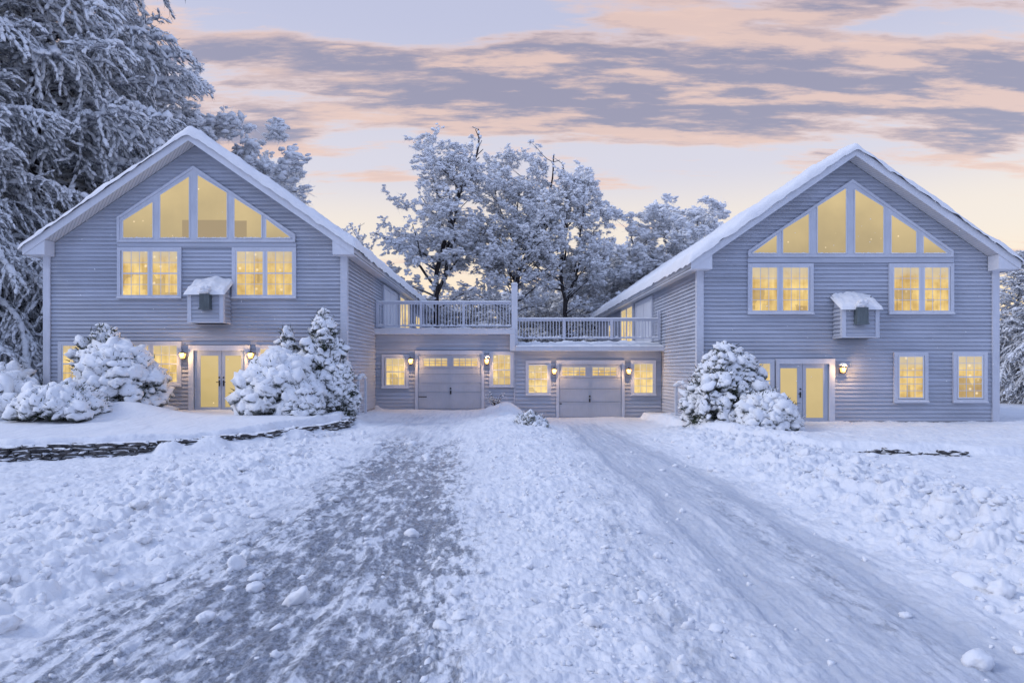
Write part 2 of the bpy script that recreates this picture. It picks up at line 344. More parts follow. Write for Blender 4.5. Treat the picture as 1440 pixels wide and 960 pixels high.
def make_ground():
    fr = np.linspace(-R(47), R(47), 1050); bk = np.linspace(R(47), 2 * np.pi - R(47), 62)[1:-1]
    an = np.concatenate([fr, bk]); na = len(an)
    rr = np.concatenate([[.4, 1.0, 1.8, 2.6], np.exp(np.linspace(math.log(3.3), math.log(34), 640)), [37, 42, 50, 62, 80, 110, 160, 260, 500, 1000, 2500]]); nr = len(rr)
    A, Q = np.meshgrid(an, rr); x = Q * np.sin(A); y = Q * np.cos(A)
    z, drive, ter, lump = ground_h(x, y)
    z = np.where(Q > 300, z * 0, z)
    V = np.stack([x, y, z], -1).reshape(-1, 3)
    i = np.arange(nr - 1)[:, None] * na; j = np.arange(na)[None, :]; j2 = (j + 1) % na
    T = np.stack([i + j, i + na + j, i + na + j2, i + j2], -1).reshape(-1, 4)
    T = T[:, ::-1]
    # wear of the driveway: bare gravel along the wheel tracks
    xx, yy = x, y
    def trk(c, s, a, y0, y1, soft=3):
        cc = np.interp(yy, [4, 8, 12, 17, 24, 29], c) + .12 * noise2(yy * .4, xx * .4, 7)
        return a * np.exp(-((xx - cc) / s) ** 2) * sst(y0 - 1, y0, yy) * sst(y1 + soft, y1 - soft, yy)
    w = trk([-2.0, -2.1, -2.25, -2.6, -3.2, -3.3], .60, 1.25, 2, 18) + trk([-.75, -1.0, -1.25, -1.45, -1.6, -1.6], .40, 1.3, 2, 17) + trk([-1.5, -1.6, -1.8, -2., -2., -2], 1.25, .38, 1, 14)
    w = w + trk([-3.1, -2.7, -2.4, -2.4, -2.4, -2.4], .45, .9, 1.5, 6.5, 2)
    w = w * (.8 + .5 * noise2(xx * .7, yy * .35, 201)) + trk([1.2, 1.4, 1.6, 1.9, 2.4, 2.6], .3, .16, 2, 12) + trk([2.9, 3.1, 3.3, 3.2, 3.2, 3.2], .3, .22, 2, 12)
    w = np.clip(w * drive, 0, 1.3)
    ic = trk([2.7, 2.9, 3.1, 3.0, 3.2, 3.3], .95, 1.15, 2, 26) + trk([1.2, 1.5, 1.8, 2.0, 2.4, 2.5], .55, .5, 2, 24) + trk([-2, -2.1, -2.3, -2.5, -3, -3.2], 1.5, .75, 2, 27)
    ic = ic + trk([2.1, 2.3, 2.4, 2.3, 2.5, 2.6], .14, .9, 2, 26) + trk([3.3, 3.5, 3.7, 3.5, 3.6, 3.7], .14, .9, 2, 24); ic = np.clip(ic * drive, 0, 1.7)
    fx = x.ravel()[T].mean(1); fy = y.ravel()[T].mean(1)
    isd = drive.ravel()[T].mean(1) > .5
    isd &= (fy > -6) & (fy < D2 + .2)
    crust = .5 + .33 * fbm(x * 8, y * 3.0, 301, 5, .75) * 1.3 - .25 * (clods(x + .02 * noise2(x * 20, y * 20, 1), y * .7, .07, 303, .8, .2, .6) - .2)
    for nm, sel, kind in (('driveway', isd, 0), ('snow_covered_ground', ~isd, 0)):
        Tt = T[sel]; u, inv = np.unique(Tt, return_inverse=True)
        o = np_mesh(nm, V[u], inv.reshape(Tt.shape), M['ground']); tag(o, kind='structure')
        for an_, arr in (('wear', w), ('ice', ic), ('crust', crust)):
            at = o.data.attributes.new(an_, 'FLOAT', 'POINT'); at.data.foreach_set('value', arr.ravel()[u].astype(np.float32))
    c = MB().quad
make_ground()
def gz(x, y):
    return float(ground_h(np.array([float(x)]), np.array([float(y)]))[0][0])

# ------------------------------------------------------------------ puffs and twigs
def ico(sub):
    import bmesh
    bm = bmesh.new(); bmesh.ops.create_icosphere(bm, subdivisions=sub, radius=1)
    v = np.array([x.co[:] for x in bm.verts]); f = np.array([[q.index for q in x.verts] for x in bm.faces]); bm.free(); return v, f
def variants(sub, n, amp, seed):
    v, f = ico(sub); rg = np.random.RandomState(seed); out = []
    for i in range(n):
        d = 1 + amp * (noise2(v[:, 0] * 1.9 + i * 7.1, v[:, 1] * 1.9 + v[:, 2] * 1.3, seed + i) + .6 * noise2(v[:, 2] * 3.7 + i, v[:, 0] * 3.1 - v[:, 1] * 2, seed + 50 + i))
        d += rg.uniform(-.12, .12, len(v)) * (amp / .5)
        out.append(v * d[:, None])
    return out, f
PUF1, PF1 = variants(1, 8, .55, 300)
PUF2, PF2 = variants(2, 8, .5, 400)
PUF3, PF3 = variants(3, 6, .5, 500)
PUF3b, _ = variants(3, 6, .26, 540)
PUF4 = [v * (1 + .09 * fbm(v[:, 0] * 3 + k, v[:, 1] * 3 + v[:, 2] * 2.3, 520 + k, 3, .6))[:, None] for k, v in enumerate(PUF3b)]
def basis(dirs, rg, up=True):
    d = dirs / np.maximum(np.linalg.norm(dirs, axis=1, keepdims=True), 1e-9)
    z = np.tile([0, 0, 1.], (len(d), 1)); b = np.cross(z, d); b /= np.maximum(np.linalg.norm(b, axis=1, keepdims=True), 1e-6)
    c = np.cross(d, b); return np.stack([d, b, c], -1)          # columns
def scatter(pos, B, scl, vs, faces, rg):
    """instantiate templates: pos (n,3), B (n,3,3) basis, scl (n,3)"""
    n = len(pos); nv = len(vs[0]); V = np.empty((n, nv, 3)); pick = rg.randint(0, len(vs), n)
    for k in range(len(vs)):
        s = pick == k
        if s.any(): V[s] = np.einsum('nij,nvj->nvi', B[s], vs[k][None] * scl[s][:, None, :]) + pos[s][:, None, :]
    T = (faces[None] + (np.arange(n) * nv)[:, None, None]).reshape(-1, 3)
    return V.reshape(-1, 3), T
def join(parts):
    Vs = []; Ts = []; n = 0
    for V, T in parts: Vs.append(V); Ts.append(T + n); n += len(V)
    return np.concatenate(Vs), np.concatenate(Ts)
def seg_tubes(P0, P1, r0, r1, k=5):
    P0 = np.array(P0); P1 = np.array(P1); r0 = np.array(r0); r1 = np.array(r1); n = len(P0)
    d = P1 - P0; d = d / np.maximum(np.linalg.norm(d, axis=1, keepdims=True), 1e-9)
    h = np.where(np.abs(d[:, 2:3]) > .9, np.array([[1., 0, 0]]), np.array([[0, 0, 1.]]))
    a = np.cross(d, h); a /= np.linalg.norm(a, axis=1, keepdims=True); b = np.cross(d, a)
    t = np.arange(k) * 2 * np.pi / k; ring = a[:, None] * np.cos(t)[None, :, None] + b[:, None] * np.sin(t)[None, :, None]
    V = np.concatenate([P0[:, None] - d[:, None] * r0[:, None, None] * .3 + ring * r0[:, None, None], P1[:, None] + d[:, None] * r1[:, None, None] * .3 + ring * r1[:, None, None]], 1)
    i = np.arange(k); j = (i + 1) % k
    f = np.concatenate([np.stack([i, k + i, k + j], -1), np.stack([i, k + j, j], -1)])
    T = (f[None] + (np.arange(n) * 2 * k)[:, None, None]).reshape(-1, 3)
    return V.reshape(-1, 3), T
def blades(pos, dirs, length, width, rg):
    """thin pointed triangles, for needles and twigs"""
    n = len(pos); d = dirs / np.linalg.norm(dirs, axis=1, keepdims=True)
    s = np.cross(d, rg.normal(size=(n, 3))); s /= np.maximum(np.linalg.norm(s, axis=1, keepdims=True), 1e-6)
    V = np.stack([pos - s * width[:, None] / 2, pos + s * width[:, None] / 2, pos + d * length[:, None]], 1)
    return V.reshape(-1, 3), np.arange(3 * n).reshape(-1, 3)

# ------------------------------------------------------------------ trees
def unit(v): return v / max(np.linalg.norm(v), 1e-9)
def broad_tree(seed, H, W, base=.32, leaders=2, dens=1.0, puff=(.12, .27), lean=0):
    """open-crowned tree: forked leaders, layered limbs, twigs carrying flat pads of snow"""
    rg = np.random.RandomState(seed); S = [[], [], [], []]; Tw = [[], [], [], []]; A = []; AD = []
    def seg(p, q, a, b, store):
        store[0].append(p); store[1].append(q); store[2].append(a); store[3].append(b)
    def env(p):
        zz = p[2] / H
        w = W * .5 * max(0., min(1., (zz - base * .55) / .35)) ** .6 * math.sqrt(max(0., 1 - max(0, (zz - .60) / .42) ** 2))
        return math.hypot(p[0] - lean * zz, p[1]) < w and zz < 1
    def grow(p, d, L, r, lvl):
        n = max(3, int(L / (.55 if lvl < 2 else .32))); st = L / n; pts = [p]
        for i in range(n):
            t = (i + 1) / n
            d = unit(d + rg.normal(0, .16 if lvl < 2 else .25, 3) + np.array([0, 0, (.06 if lvl < 1 else (.02 if lvl < 2 else -.04))]))
            q = p + d * st; ra = r * (1 - .72 * (i / n)); rb = r * (1 - .72 * t)
            if not env(q) and lvl > 0 and i > 0: break
            seg(p, q, ra, rb, S if lvl < 2 else Tw)
            if lvl >= 2 or t > .62:
                m = 2 if lvl == 2 else 3 if lvl == 3 else 5
                for _ in range(m):
                    if rg.rand() < dens: A.append(p + (q - p) * rg.rand() + rg.normal(0, .07, 3)); AD.append(d + rg.normal(0, .5, 3))
            if lvl < 3 and t > (.25 if lvl else .0):
                kk = (1.25 if lvl == 0 else 1.35 if lvl == 1 else 1.2)
                for _ in range(rg.poisson(kk)):
                    ang = rg.uniform(0, 2 * np.pi); side = np.array([math.cos(ang), math.sin(ang), rg.uniform(-.05, .55) if lvl < 2 else rg.uniform(-.35, .35)])
                    nd_ = unit(side + d * (.45 if lvl else .35)); 
                    grow(q, nd_, L * rg.uniform(.36, .62) * (1 - .35 * t), rb * rg.uniform(.4, .62), lvl + 1)
            p = q
    # trunk
    p = np.zeros(3); d = np.array([lean / H * .6, 0, 1.]); r0 = H * .0125; tb = H * base; n = 6
    for i in range(n):
        q = p + unit(d + rg.normal(0, .03, 3)) * tb / n; seg(p, q, r0 * (1.25 - .35 * i / n), r0 * (1.25 - .35 * (i + 1) / n), S); p = q
    for k in range(leaders):
        a = rg.uniform(0, 2 * np.pi) if k else 0; sp = 0 if k == 0 else .45
        grow(p, unit(np.array([math.cos(a) * sp, math.sin(a) * sp * .6, 1.])), H * (1 - base) * (1.0 if k == 0 else .85), r0 * (.85 if k == 0 else .6), 0)
    for k in range(4):    # low limbs
        a = rg.uniform(0, 2 * np.pi); grow(np.array([0, 0, H * rg.uniform(base * .6, base)]) + np.array([lean * .2, 0, 0]), unit(np.array([math.cos(a), math.sin(a), .35])), W * .42, r0 * .35, 1)
    A = np.array(A); AD = np.array(AD); n = len(A)
    sc = rg.uniform(puff[0], puff[1], (n, 1)) * np.stack([rg.uniform(.9, 1.7, n), rg.uniform(.7, 1.2, n), rg.uniform(.35, .62, n)], 1)
    AD[:, 2] *= .4; B = basis(AD, rg); A2 = A + np.array([0, 0, .05])
    crown = join([scatter(A2, B, sc, PUF1, PF1, rg), seg_tubes(Tw[0], Tw[1], np.maximum(Tw[2], .012), np.maximum(Tw[3], .008), 4)] +
                 [blades(A[rg.randint(0, n, 3 * n)], rg.normal(size=(3 * n, 3)) * [1, 1, .7], rg.uniform(.15, .5, 3 * n), np.full(3 * n, .02), rg)])
    trunk = seg_tubes(S[0], S[1], S[2], S[3], 7)
    return trunk, crown
def pine_tree(seed, H, W, nb=110, low=.04, droop=.55):
    """snow-laden conifer: long drooping boughs with side sprays under ridges of snow"""
    rg = np.random.RandomState(seed); S = [[], [], [], []]; Tw = [[], [], [], []]; A = []; AD = []; SC = []
    def seg(p, q, a, b, st): st[0].append(p); st[1].append(q); st[2].append(a); st[3].append(b)
    n = 14
    for i in range(n): seg(np.array([0, 0, H * i / n]), np.array([0, 0, H * (i + 1) / n]), H * .014 * (1 - i / n) + .02, H * .014 * (1 - (i + 1) / n) + .02, S)
    for k in range(nb):
        t = low + (1 - low) * ((k + rg.rand()) / nb) ** .9
        L = W * .5 * (1 - t ** 1.7) * rg.uniform(.7, 1.12) + .6; a = k * 2.399 + rg.uniform(-.4, .4)
        d = unit(np.array([math.cos(a), math.sin(a), .18 + .5 * t])); p = np.array([0, 0, H * t]); m = max(5, int(L / .42)); st = L / m; r = .02 + .012 * L
        for i in range(m):
            u = (i + 1) / m
            d = unit(d + np.array([0, 0, -droop * .22 * (1.2 - t) * (1 if u < .75 else .3)]) + rg.normal(0, .06, 3)); q = p + d * st
            seg(p, q, r * (1 - .8 * i / m), r * (1 - .8 * u), S if i < m * .5 else Tw)
            for _ in range(2):
                A.append(p + (q - p) * rg.rand() + np.array([0, 0, .03])); AD.append(d); SC.append([st * rg.uniform(.5, .9), rg.uniform(.12, .22), rg.uniform(.10, .17)])
            if u > .18:
                for s in (-1, 1):
                    sd = unit(np.cross(d, [0, 0, 1.]) * s + d * rg.uniform(.5, 1.0) + np.array([0, 0, rg.uniform(-.25, .1)])); l = L * .42 * (1.2 - u) * rg.uniform(.6, 1.2) + .35
                    mm = max(2, int(l / .20)); pp = q; ss = l / mm
                    for j in range(mm):
                        sd = unit(sd + rg.normal(0, .16, 3) + np.array([0, 0, -.12])); qq = pp + sd * ss; seg(pp, qq, .012, .008, Tw)
                        A.append((pp + qq) / 2 + rg.normal(0, .03, 3)); AD.append(sd); SC.append([ss * rg.uniform(.6, 1.1), rg.uniform(.04, .095), rg.uniform(.04, .09)])
                        pp = qq
            p = q
    A = np.array(A); AD = np.array(AD); SC = np.array(SC); n = len(A); B = basis(AD, rg)
    k = 5; idx = np.repeat(np.arange(n), k); bd = AD[idx] * .8 + rg.normal(0, .55, (n * k, 3)); bd[:, 2] -= .25
    nb_ = blades(A[idx] + rg.normal(0, .05, (n * k, 3)), bd, rg.uniform(.14, .34, n * k), np.full(n * k, .028), rg)
    return seg_tubes(S[0], S[1], S[2], S[3], 7), join([scatter(A, B, SC, PUF1, PF1, rg), seg_tubes(Tw[0], Tw[1], Tw[2], Tw[3], 4)]), nb_
def tree_meshes(name, tc, mats):
    out = []
    for (V, T), mt, nm in zip(tc, mats, ('trunk', 'crown', 'needles')):
        out.append((nm, np_mesh(None, V, T, mt, smooth=True)))
    return out
def place_tree(name, meshes, x, y, z, s, rz, label, cat='tree', group=None, sx=1.):
    r = empty(name, (x, y, z)); r.rotation_euler.z = rz; r.scale = (s * sx, s * sx, s); tag(r, label, cat, group)
    par = {}
    for nm, me in meshes:
        if nm == 'needles': o = link('needles', me, par['crown'])
        else: o = link(nm, me, r); par[nm] = o
    return r
bA = tree_meshes('a', broad_tree(11, 18, 8.8, .36, 2, .62, puff=(.06, .17)), (M['bark'], M['pads']))
bB = tree_meshes('b', broad_tree(23, 18, 9.2, .34, 3, .52, puff=(.06, .17)), (M['bark'], M['pads']))
bC = tree_meshes('c', broad_tree(37, 16, 8, .38, 2, .9, puff=(.06, .17)), (M['bark'], M['pads']))
bD = tree_meshes('d', broad_tree(41, 11, 9.5, .22, 3, .95, puff=(.06, .17)), (M['bark'], M['pads']))
pA = tree_meshes('p', pine_tree(5, 24, 17, 175, .03, .34), (M['bark'], M['pine'], M['needles']))
pB = tree_meshes('q', pine_tree(8, 17, 11, 120, .02, .7), (M['bark'], M['pine'], M['needles']))
G1 = 'tall snow-covered trees behind the decks'
def T_at(px, D): return X(px, D), D
def bt(name, me, px, D, ytop, H0, rz, label, group=None, sx=1., zb=0.):
    x, y = T_at(px, D); h = Z(ytop, D) - zb; return place_tree(name, me, x, y, zb, h / H0, rz, label, 'tree', group, sx)
def top(me): return max(max(v.co.z for v in m.vertices) for n, m in me[:2])
HA, HB, HC, HD, HPA, HPB = (top(m) for m in (bA, bB, bC, bD, pA, pB))
bt('snowy_tree', bA, 615, 50, 183, HA, .4, 'tall snow-laden tree rising behind the left deck, leftmost and tallest of the three middle trees', G1, .92)
bt('snowy_tree', bB, 722, 50, 194, HB, 2.1, 'snow-laden tree behind the tall white deck post, middle of the three tall trees', G1, .84)
bt('snowy_tree', bC, 793, 52, 224, HC, 4.0, 'slender snow-laden tree right of the deck post, lowest of the three tall middle trees', G1, .88)
bt('snowy_tree', bD, 925, 54, 272, HD, 1.0, 'broad round-crowned snowy tree beside the right house roof', G1, 1.02)
G2 = 'lower snowy trees filling the wood behind the decks'
for i, (px, D, yt, me, H0, rz, sx, lab) in enumerate((
    (560, 60, 395, bD, HD, .3, .9, 'low snowy tree just right of the left roof eave, behind the tallest tree'),
    (668, 62, 398, bD, HD, 2.3, 1.3, 'low snowy tree filling the gap between the two tallest trees'),
    (590, 70, 408, bD, HD, 5.0, 1.5, 'far low snowy tree behind the foot of the tallest tree'),
    (715, 72, 402, bD, HD, 1.9, 1.4, 'far low snowy tree behind the left deck railing end'),
    (505, 58, 312, bC, HC, 1.3, .8, 'small snowy tree whose top peeks over the left roof slope'),
    (755, 60, 395, bD, HD, 3.4, .9, 'low snowy tree right behind the tall white deck post'),
    (845, 58, 350, bD, HD, 4.4, .95, 'medium snowy tree between the slender tree and the round-crowned tree'),
    (872, 66, 335, bA, HA, 5.2, 1.0, 'snowy tree behind and left of the broad round-crowned tree'),
    (975, 62, 290, bB, HB, 5.9, .95, 'snowy tree rising from behind the slope of the right roof'),
    (800, 74, 388, bD, HD, .8, 1.2, 'far low snowy tree behind the right deck railing'),
    (900, 76, 350, bD, HD, 2.9, 1.2, 'far snowy tree behind the foot of the round-crowned tree'))):
    bt('snowy_tree', me, px, D, yt, H0, rz, lab, G2, sx)
def distant_wood():
    rg = np.random.RandomState(90); n = 9000; x = rg.uniform(-150, 170, n); d = 112 + rg.uniform(-8, 12, n)
    top = 9.5 + 2.6 * fbm(x * .05, x * 0, 95, 4, .6) + 1.2 * noise2(x * .45, x * 0 + 2, 96); z = top * rg.uniform(0, 1, n) ** .7
    P = np.stack([x, d, z], -1); sc = rg.uniform(.35, .95, (n, 1)) * np.stack([rg.uniform(.9, 1.5, n), rg.uniform(.9, 1.3, n), rg.uniform(.45, .8, n)], -1)
    V, T = scatter(P, basis(rg.normal(size=(n, 3)) * [1, 1, .3], rg), sc, PUF1, PF1, rg)
    m = 700; x = rg.uniform(-150, 170, m); o = np.stack([x, np.full(m, 112) + rg.uniform(-6, 8, m), np.full(m, -.5)], -1); e = o + np.stack([rg.normal(0, .6, m), rg.normal(0, .6, m), rg.uniform(6, 10.5, m)], -1)
    V, T = join([(V, T), seg_tubes(o, e, np.full(m, .22), np.full(m, .08), 5)])
    o = np_mesh('distant_wood', V, T, M['pads']); tag(o, 'far-off snow-covered wood closing the horizon behind the houses', 'wood', kind='stuff')
distant_wood()
G3 = 'snow-laden trees beside and behind the left house'
for (px, D, yt, me, H0, rz, sx, lab) in (
    (50, 36, -430, pA, HPA, .2, .82, 'huge snow-laden pine towering behind the left house roof at the picture corner'),
    (140, 44, -120, pA, HPA, 1.7, .8, 'snow-laden pine behind the left house gable, its boughs reaching into the open sky'),
    (-75, 31, -180, pA, HPA, 3.1, .85, 'snow-laden pine standing nearest the left picture edge'),
    (196, 42, 14, bB, HB, 4.2, .85, 'round-topped snowy tree directly above the left slope of the gable, beside the open sky'),
    (282, 46, 140, bD, HD, 5.2, .95, 'lower snowy tree showing right above the left gable peak'),
    (352, 50, 196, bD, HD, 2.2, .62, 'smallest snowy tree peeping over the right slope of the left roof'),
    (20, 34, 290, pB, HPB, .9, 1.1, 'shorter dark-gapped pine just left of the left house corner board')):
    bt('snowy_pine' if me in (pA, pB) else 'snowy_tree', me, px, D, yt, H0, rz, lab, G3, sx)
G4 = 'snow-laden pines beyond the right house'
bt('snowy_pine', pB, 1437, 44, 362, HPB, 2.2, 'snow-laden pine just right of the right house corner', G4, 1.0) if False else None
bt('snowy_pine', pB, 1432, 38, 352, HPB, 2.2, 'snow-laden pine showing beyond the right house outer corner', G4, 1.0)
bt('snowy_pine', pB, 1490, 36, 330, HPB, 3.9, 'taller snow-laden pine cut off by the right picture edge', G4, 1.0)

# ------------------------------------------------------------------ houses
def siding_front(mb, xl, xr, y, z0, z1, ze=None, xm=None, m=0., pitch=.14):
    """lap siding on a wall facing -Y; above ze it narrows along the gable"""
    z = z0
    while z < z1 - 1e-3:
        zt = min(z + pitch, z1)
        def span(zz):
            if ze is None or zz <= ze: return xl, xr
            w = max(0.01, (z1 - zz) / m); return xm - w, xm + w
        a0, b0 = span(z); a1, b1 = span(zt)
        mb.quad((a0, y - .052, z), (b0, y - .052, z), (b1, y + .010, zt + .028), (a1, y + .010, zt + .028))
        mb.quad((a0, y + .012, z + .030), (b0, y + .012, z + .030), (b0, y - .052, z), (a0, y - .052, z))
        z = zt
def siding_side(mb, x, s, y0, y1, z0, z1, pitch=.14):
    z = z0
    while z < z1 - 1e-3:
        zt = min(z + pitch, z1); A = [(x + s * .052, y0, z), (x + s * .052, y1, z), (x - s * .010, y1, zt + .028), (x - s * .010, y0, zt + .028)]
        Bq = [(x - s * .012, y0, z + .030), (x - s * .012, y1, z + .030), (x + s * .052, y1, z), (x + s * .052, y0, z)]
        if s < 0: A = A[::-1]; Bq = Bq[::-1]
        mb.face(A); mb.face(Bq); z = zt
def frame(mb, x0, x1, z0, z1, y0, y1, t):
    mb.box(x0, x0 + t, y0, y1, z0, z1).box(x1 - t, x1, y0, y1, z0, z1)
    mb.box(x0 + t, x1 - t, y0, y1, z0, z0 + t).box(x0 + t, x1 - t, y0, y1, z1 - t, z1)
def window(parent, D, px0, px1, py0, py1, sashes, glow, tr=.125, cols=3, rows=2, name='window'):
    """outer trim in photo pixels at depth D; sashes: glass spans"""
    x0, x1 = X(px0, D), X(px1, D); z1, z0 = Z(py0, D), Z(py1, D)
    mb = MB(); frame(mb, x0, x1, z0, z1, D - .075, D + .01, tr)
    for i in range(len(sashes) - 1): mb.box(X(sashes[i][1], D) + .045, X(sashes[i + 1][0], D) - .045, D - .070, D + .01, z0 + tr, z1 - tr)
    w = mb.build(name, M['trim'], parent)
    MB().box(x0 - .02, x1 + .02, D - .11, D - .075, z0 - .005, z0 + .045).build('sill', M['trim'], w)
    for (a, b, c, d) in sashes:
        xa, xb = X(a, D), X(b, D); zt, zb = Z(c, D), Z(d, D); zm = (zt + zb) / 2
        MB().box(xa - .01, xb + .01, D - .048, D - .04, zb - .01, zt + .01).build('pane', M[glow], w)
        s = MB(); frame(s, xa - .045, xb + .045, zb - .045, zt + .045, D - .066, D - .034, .05)
        s.box(xa, xb, D - .068, D - .036, zm - .022, zm + .022)
        s.build('sash', M['white'], w)
        g = MB(); tt = .009
        for k in range(1, cols): xx = xa + (xb - xa) * k / cols; g.box(xx - tt, xx + tt, D - .056, D - .049, zb, zt)
        for h0, h1 in ((zb, zm), (zm, zt)):
            for k in range(1, rows): zz = h0 + (h1 - h0) * k / rows; g.box(xa, xb, D - .055, D - .0485, zz - tt, zz + tt)
        g.build('muntins', M['white'], w)
    # a line of snow on the sill
    sn = MB(); n = 14
    sn.prism([(x0, z0 + .044)] + [(x0 + (x1 - x0) * k / n, z0 + .052 + random.random() * .03) for k in range(n + 1)] + [(x1, z0 + .044)], D - .108, D - .078)
    sn.build('sill_snow', M['snow'], w)
    return w
def french(parent, D, px0, px1, ptop, dx0, dx1, dtop, pbot, mid, g1, g2, gt, gb, hx):
    x0, x1 = X(px0, D), X(px1, D); zt = Z(ptop, D); zb = Z(pbot, D) - .15
    a, b, c = X(dx0, D), X(dx1, D), Z(dtop, D)
    mb = MB().box(x0, a, D - .13, D + .01, zb, zt).box(b, x1, D - .13, D + .01, zb, zt).box(a, b, D - .13, D + .01, c, zt)
    dr = mb.build('french_door', M['trim'], parent)
    xm = X(mid, D)
    for (u, v, gg) in ((a + .02, xm - .006, g1), (xm + .006, b - .02, g2)):
        ga, gb_ = X(gg[0], D), X(gg[1], D); z0g, z1g = Z(gb, D), Z(gt, D)
        MB().box(u, ga, D - .055, D + .01, zb, c).box(gb_, v, D - .055, D + .01, zb, c).box(ga, gb_, D - .055, D + .01, z1g, c).box(ga, gb_, D - .055, D + .01, zb, z0g).build('door_leaf', M['door'], dr)
        MB().box(ga, gb_, D - .04, D - .03, z0g, z1g).build('pane', M['glow_door'], dr)
    for h in hx:
        xh = X(h, D); zh = Z(sum((gt, gb)) / 2 + 1, D)
        k = MB().box(xh - .025, xh + .025, D - .07, D - .055, zh - .14, zh + .06)
        k.tube((xh, D - .055, zh), (xh, D - .12, zh), .014).tube((xh, D - .115, zh), (xh + (.09 if h > mid else -.09), D - .115, zh), .013)
        k.tube((xh, D - .055, zh + .16), (xh, D - .085, zh + .16), .03)
        k.build('handle', M['black'], dr)
    MB().box(a, b, D - .16, D + .0, zb - .02, zb + .03).build('threshold', M['trim'], dr)
    return dr
ROOFM = .69; HW = 5.25
def house(name, label, x_in, x_out, dz, zb, far=50.0):
    s = 1 if x_in > x_out else -1                 # direction from outside towards the courtyard
    xl, xr = min(x_in, x_out), max(x_in, x_out); xm = (xl + xr) / 2; hw = (xr - xl) / 2
    ze = 6.18 + dz; zp = ze + ROOFM * hw; D = D1
    h = empty(name, (xm, D, zb)); tag(h, label, 'house', 'the two gabled houses')
    core = MB(); core.prism([(xl + .045, zb - 1.2), (xr - .045, zb - 1.2), (xr - .045, ze), (xm, zp - .03), (xl + .045, ze)], D + .045, far)
    mb = core; siding_front(mb, xl, xr, D + .031, zb, zp, ze, xm, ROOFM)
    siding_side(mb, x_in - s * .031, s, D + .02, far, zb, ze); siding_side(mb, x_out + s * .031, -s, D + .02, far, zb, ze)
    wall = mb.build('wall', M['siding'], h)
    MB().box(xl - .045, xr + .045, D - .05, D + .2, zb - 1.2, zb - .01).box(x_in - .1 * s, x_in + .05 * s, D + .2, far, zb - 1.2, zb - .01).build('foundation', M['concrete'], h)
    for x, so in ((x_in, s), (x_out, -s)):
        MB().box(x - so * .17, x + so * .07, D - .07, D + .0, zb, ze + .1).box(x - so * .0, x + so * .07, D, D + .14, zb, ze).build('corner_board', M['trim'], h)
    # roof
    ov = .42; y0 = D - .60; y1 = far + .5
    def under(x): return zp + .0 - ROOFM * abs(x - xm)
    xt = (xm - hw - ov, xm + hw + ov)
    rf = MB(); t0 = .27; t1 = .31
    for xe in xt:
        e = .05 * (1 if xe > xm else -1)
        rf.prism([(xm, under(xm) + t0), (xe + e, under(xe + e) + t0), (xe + e, under(xe + e) + t1), (xm, under(xm) + t1)], y0 - .05, y1)
    roof = rf.build('roof', M['shingle'], h)
    sf = MB(); fa = MB(); rt = MB()
    for xe in xt:
        q = 1 if xe > xm else -1
        sf.prism([(xm, under(xm) + .02), (xe, under(xe) + .02), (xe, under(xe) + .06), (xm, under(xm) + .06)], y0 + .03, D - .0)     # rake soffit
        xw = xe - q * ov
        sf.prism([(xw, under(xe) + .02), (xe, under(xe) + .02), (xe, under(xe) + .05), (xw, under(xe) + .05)], D + .0, y1 - .03)     # eave soffit, level
        fa.prism([(xm, under(xm) - .02), (xe, under(xe) - .02), (xe, under(xe) + t0), (xm, under(xm) + t0)], y0, y0 + .03)
        fa.box(xe - q * .03, xe, y0 + .03, y1, under(xe) - .02, under(xe) + t0 - .02)
        xi = xw - q * .32
        fa.prism([(xe - q * .035, under(xe) - .0), (xi, under(xe) - .0), (xi, under(xi) - .0), (xe - q * .035, under(xe) + .03)], y0 + .035, D - .036)
        # frieze board under the rake
        fa.prism([(xm, under(xm) - .01), (xw, under(xw) - .01), (xw, under(xw) - .14), (xm, under(xm) - .17)], D - .06, D - .03) if False else None
    sf.build('soffit', M['soffit'], roof); fa.build('fascia', M['white'], roof)
    # snow on the roof
    nx, ny = 150, 260
    xs = np.linspace(xt[0] - .11, xt[1] + .11, nx); ys = y0 - .10 + (y1 + .1 - y0) * np.linspace(0, 1, ny) ** 1.4
    XX, YY = np.meshgrid(xs, ys); inn = 1 / (1 + np.exp(-(XX - xm) * s * 2.5))
    ax = np.sqrt((XX - xm) ** 2 + .18 ** 2) - .12
    edge = np.minimum(np.minimum(XX - xs[0], xs[-1] - XX) / .17, (YY - ys[0]) / .15); edge = np.sqrt(np.clip(1 - (1 - np.clip(edge, 0, 1)) ** 2, 0, 1))
    th = (.17 + .16 * inn) + .09 * fbm(XX * .8, YY * .8, 600 + int(xm), 4) + .03 * fbm(XX * 4, YY * 4, 610, 3)
    jag = .06 * fbm(XX * 2.1, YY * 2.1, 620, 3)
    low = zp - ROOFM * np.abs(XX - xm) + t1 - .055 + np.where(edge < .2, jag - .02, 0)
    ZZ = low + np.maximum(th, .05) * edge - ROOFM * (ax - np.abs(XX - xm)) * 0 + np.where(np.abs(XX - xm) < .35, -ROOFM * (ax + .12 - np.abs(XX - xm)) * .6, 0)
    YW = YY + np.where(np.arange(ny)[:, None] == 0, .03 * noise2(XX * 4, YY, 630), 0)
    Vt = np.stack([XX, YW, ZZ], -1).reshape(-1, 3); Vb = np.stack([XX, YW, np.minimum(low, ZZ) - .0], -1)
    i = (np.arange(ny - 1) * nx)[:, None] + np.arange(nx - 1)[None]; T = np.stack([i, i + 1, i + nx + 1, i + nx], -1).reshape(-1, 4)
    np_mesh('roof_snow', Vt, T, M['snow'], roof)
    # bump-out with vent hood
    return h, dict(s=s, xl=xl, xr=xr, xm=xm, ze=ze, zp=zp, D=D, zb=zb)
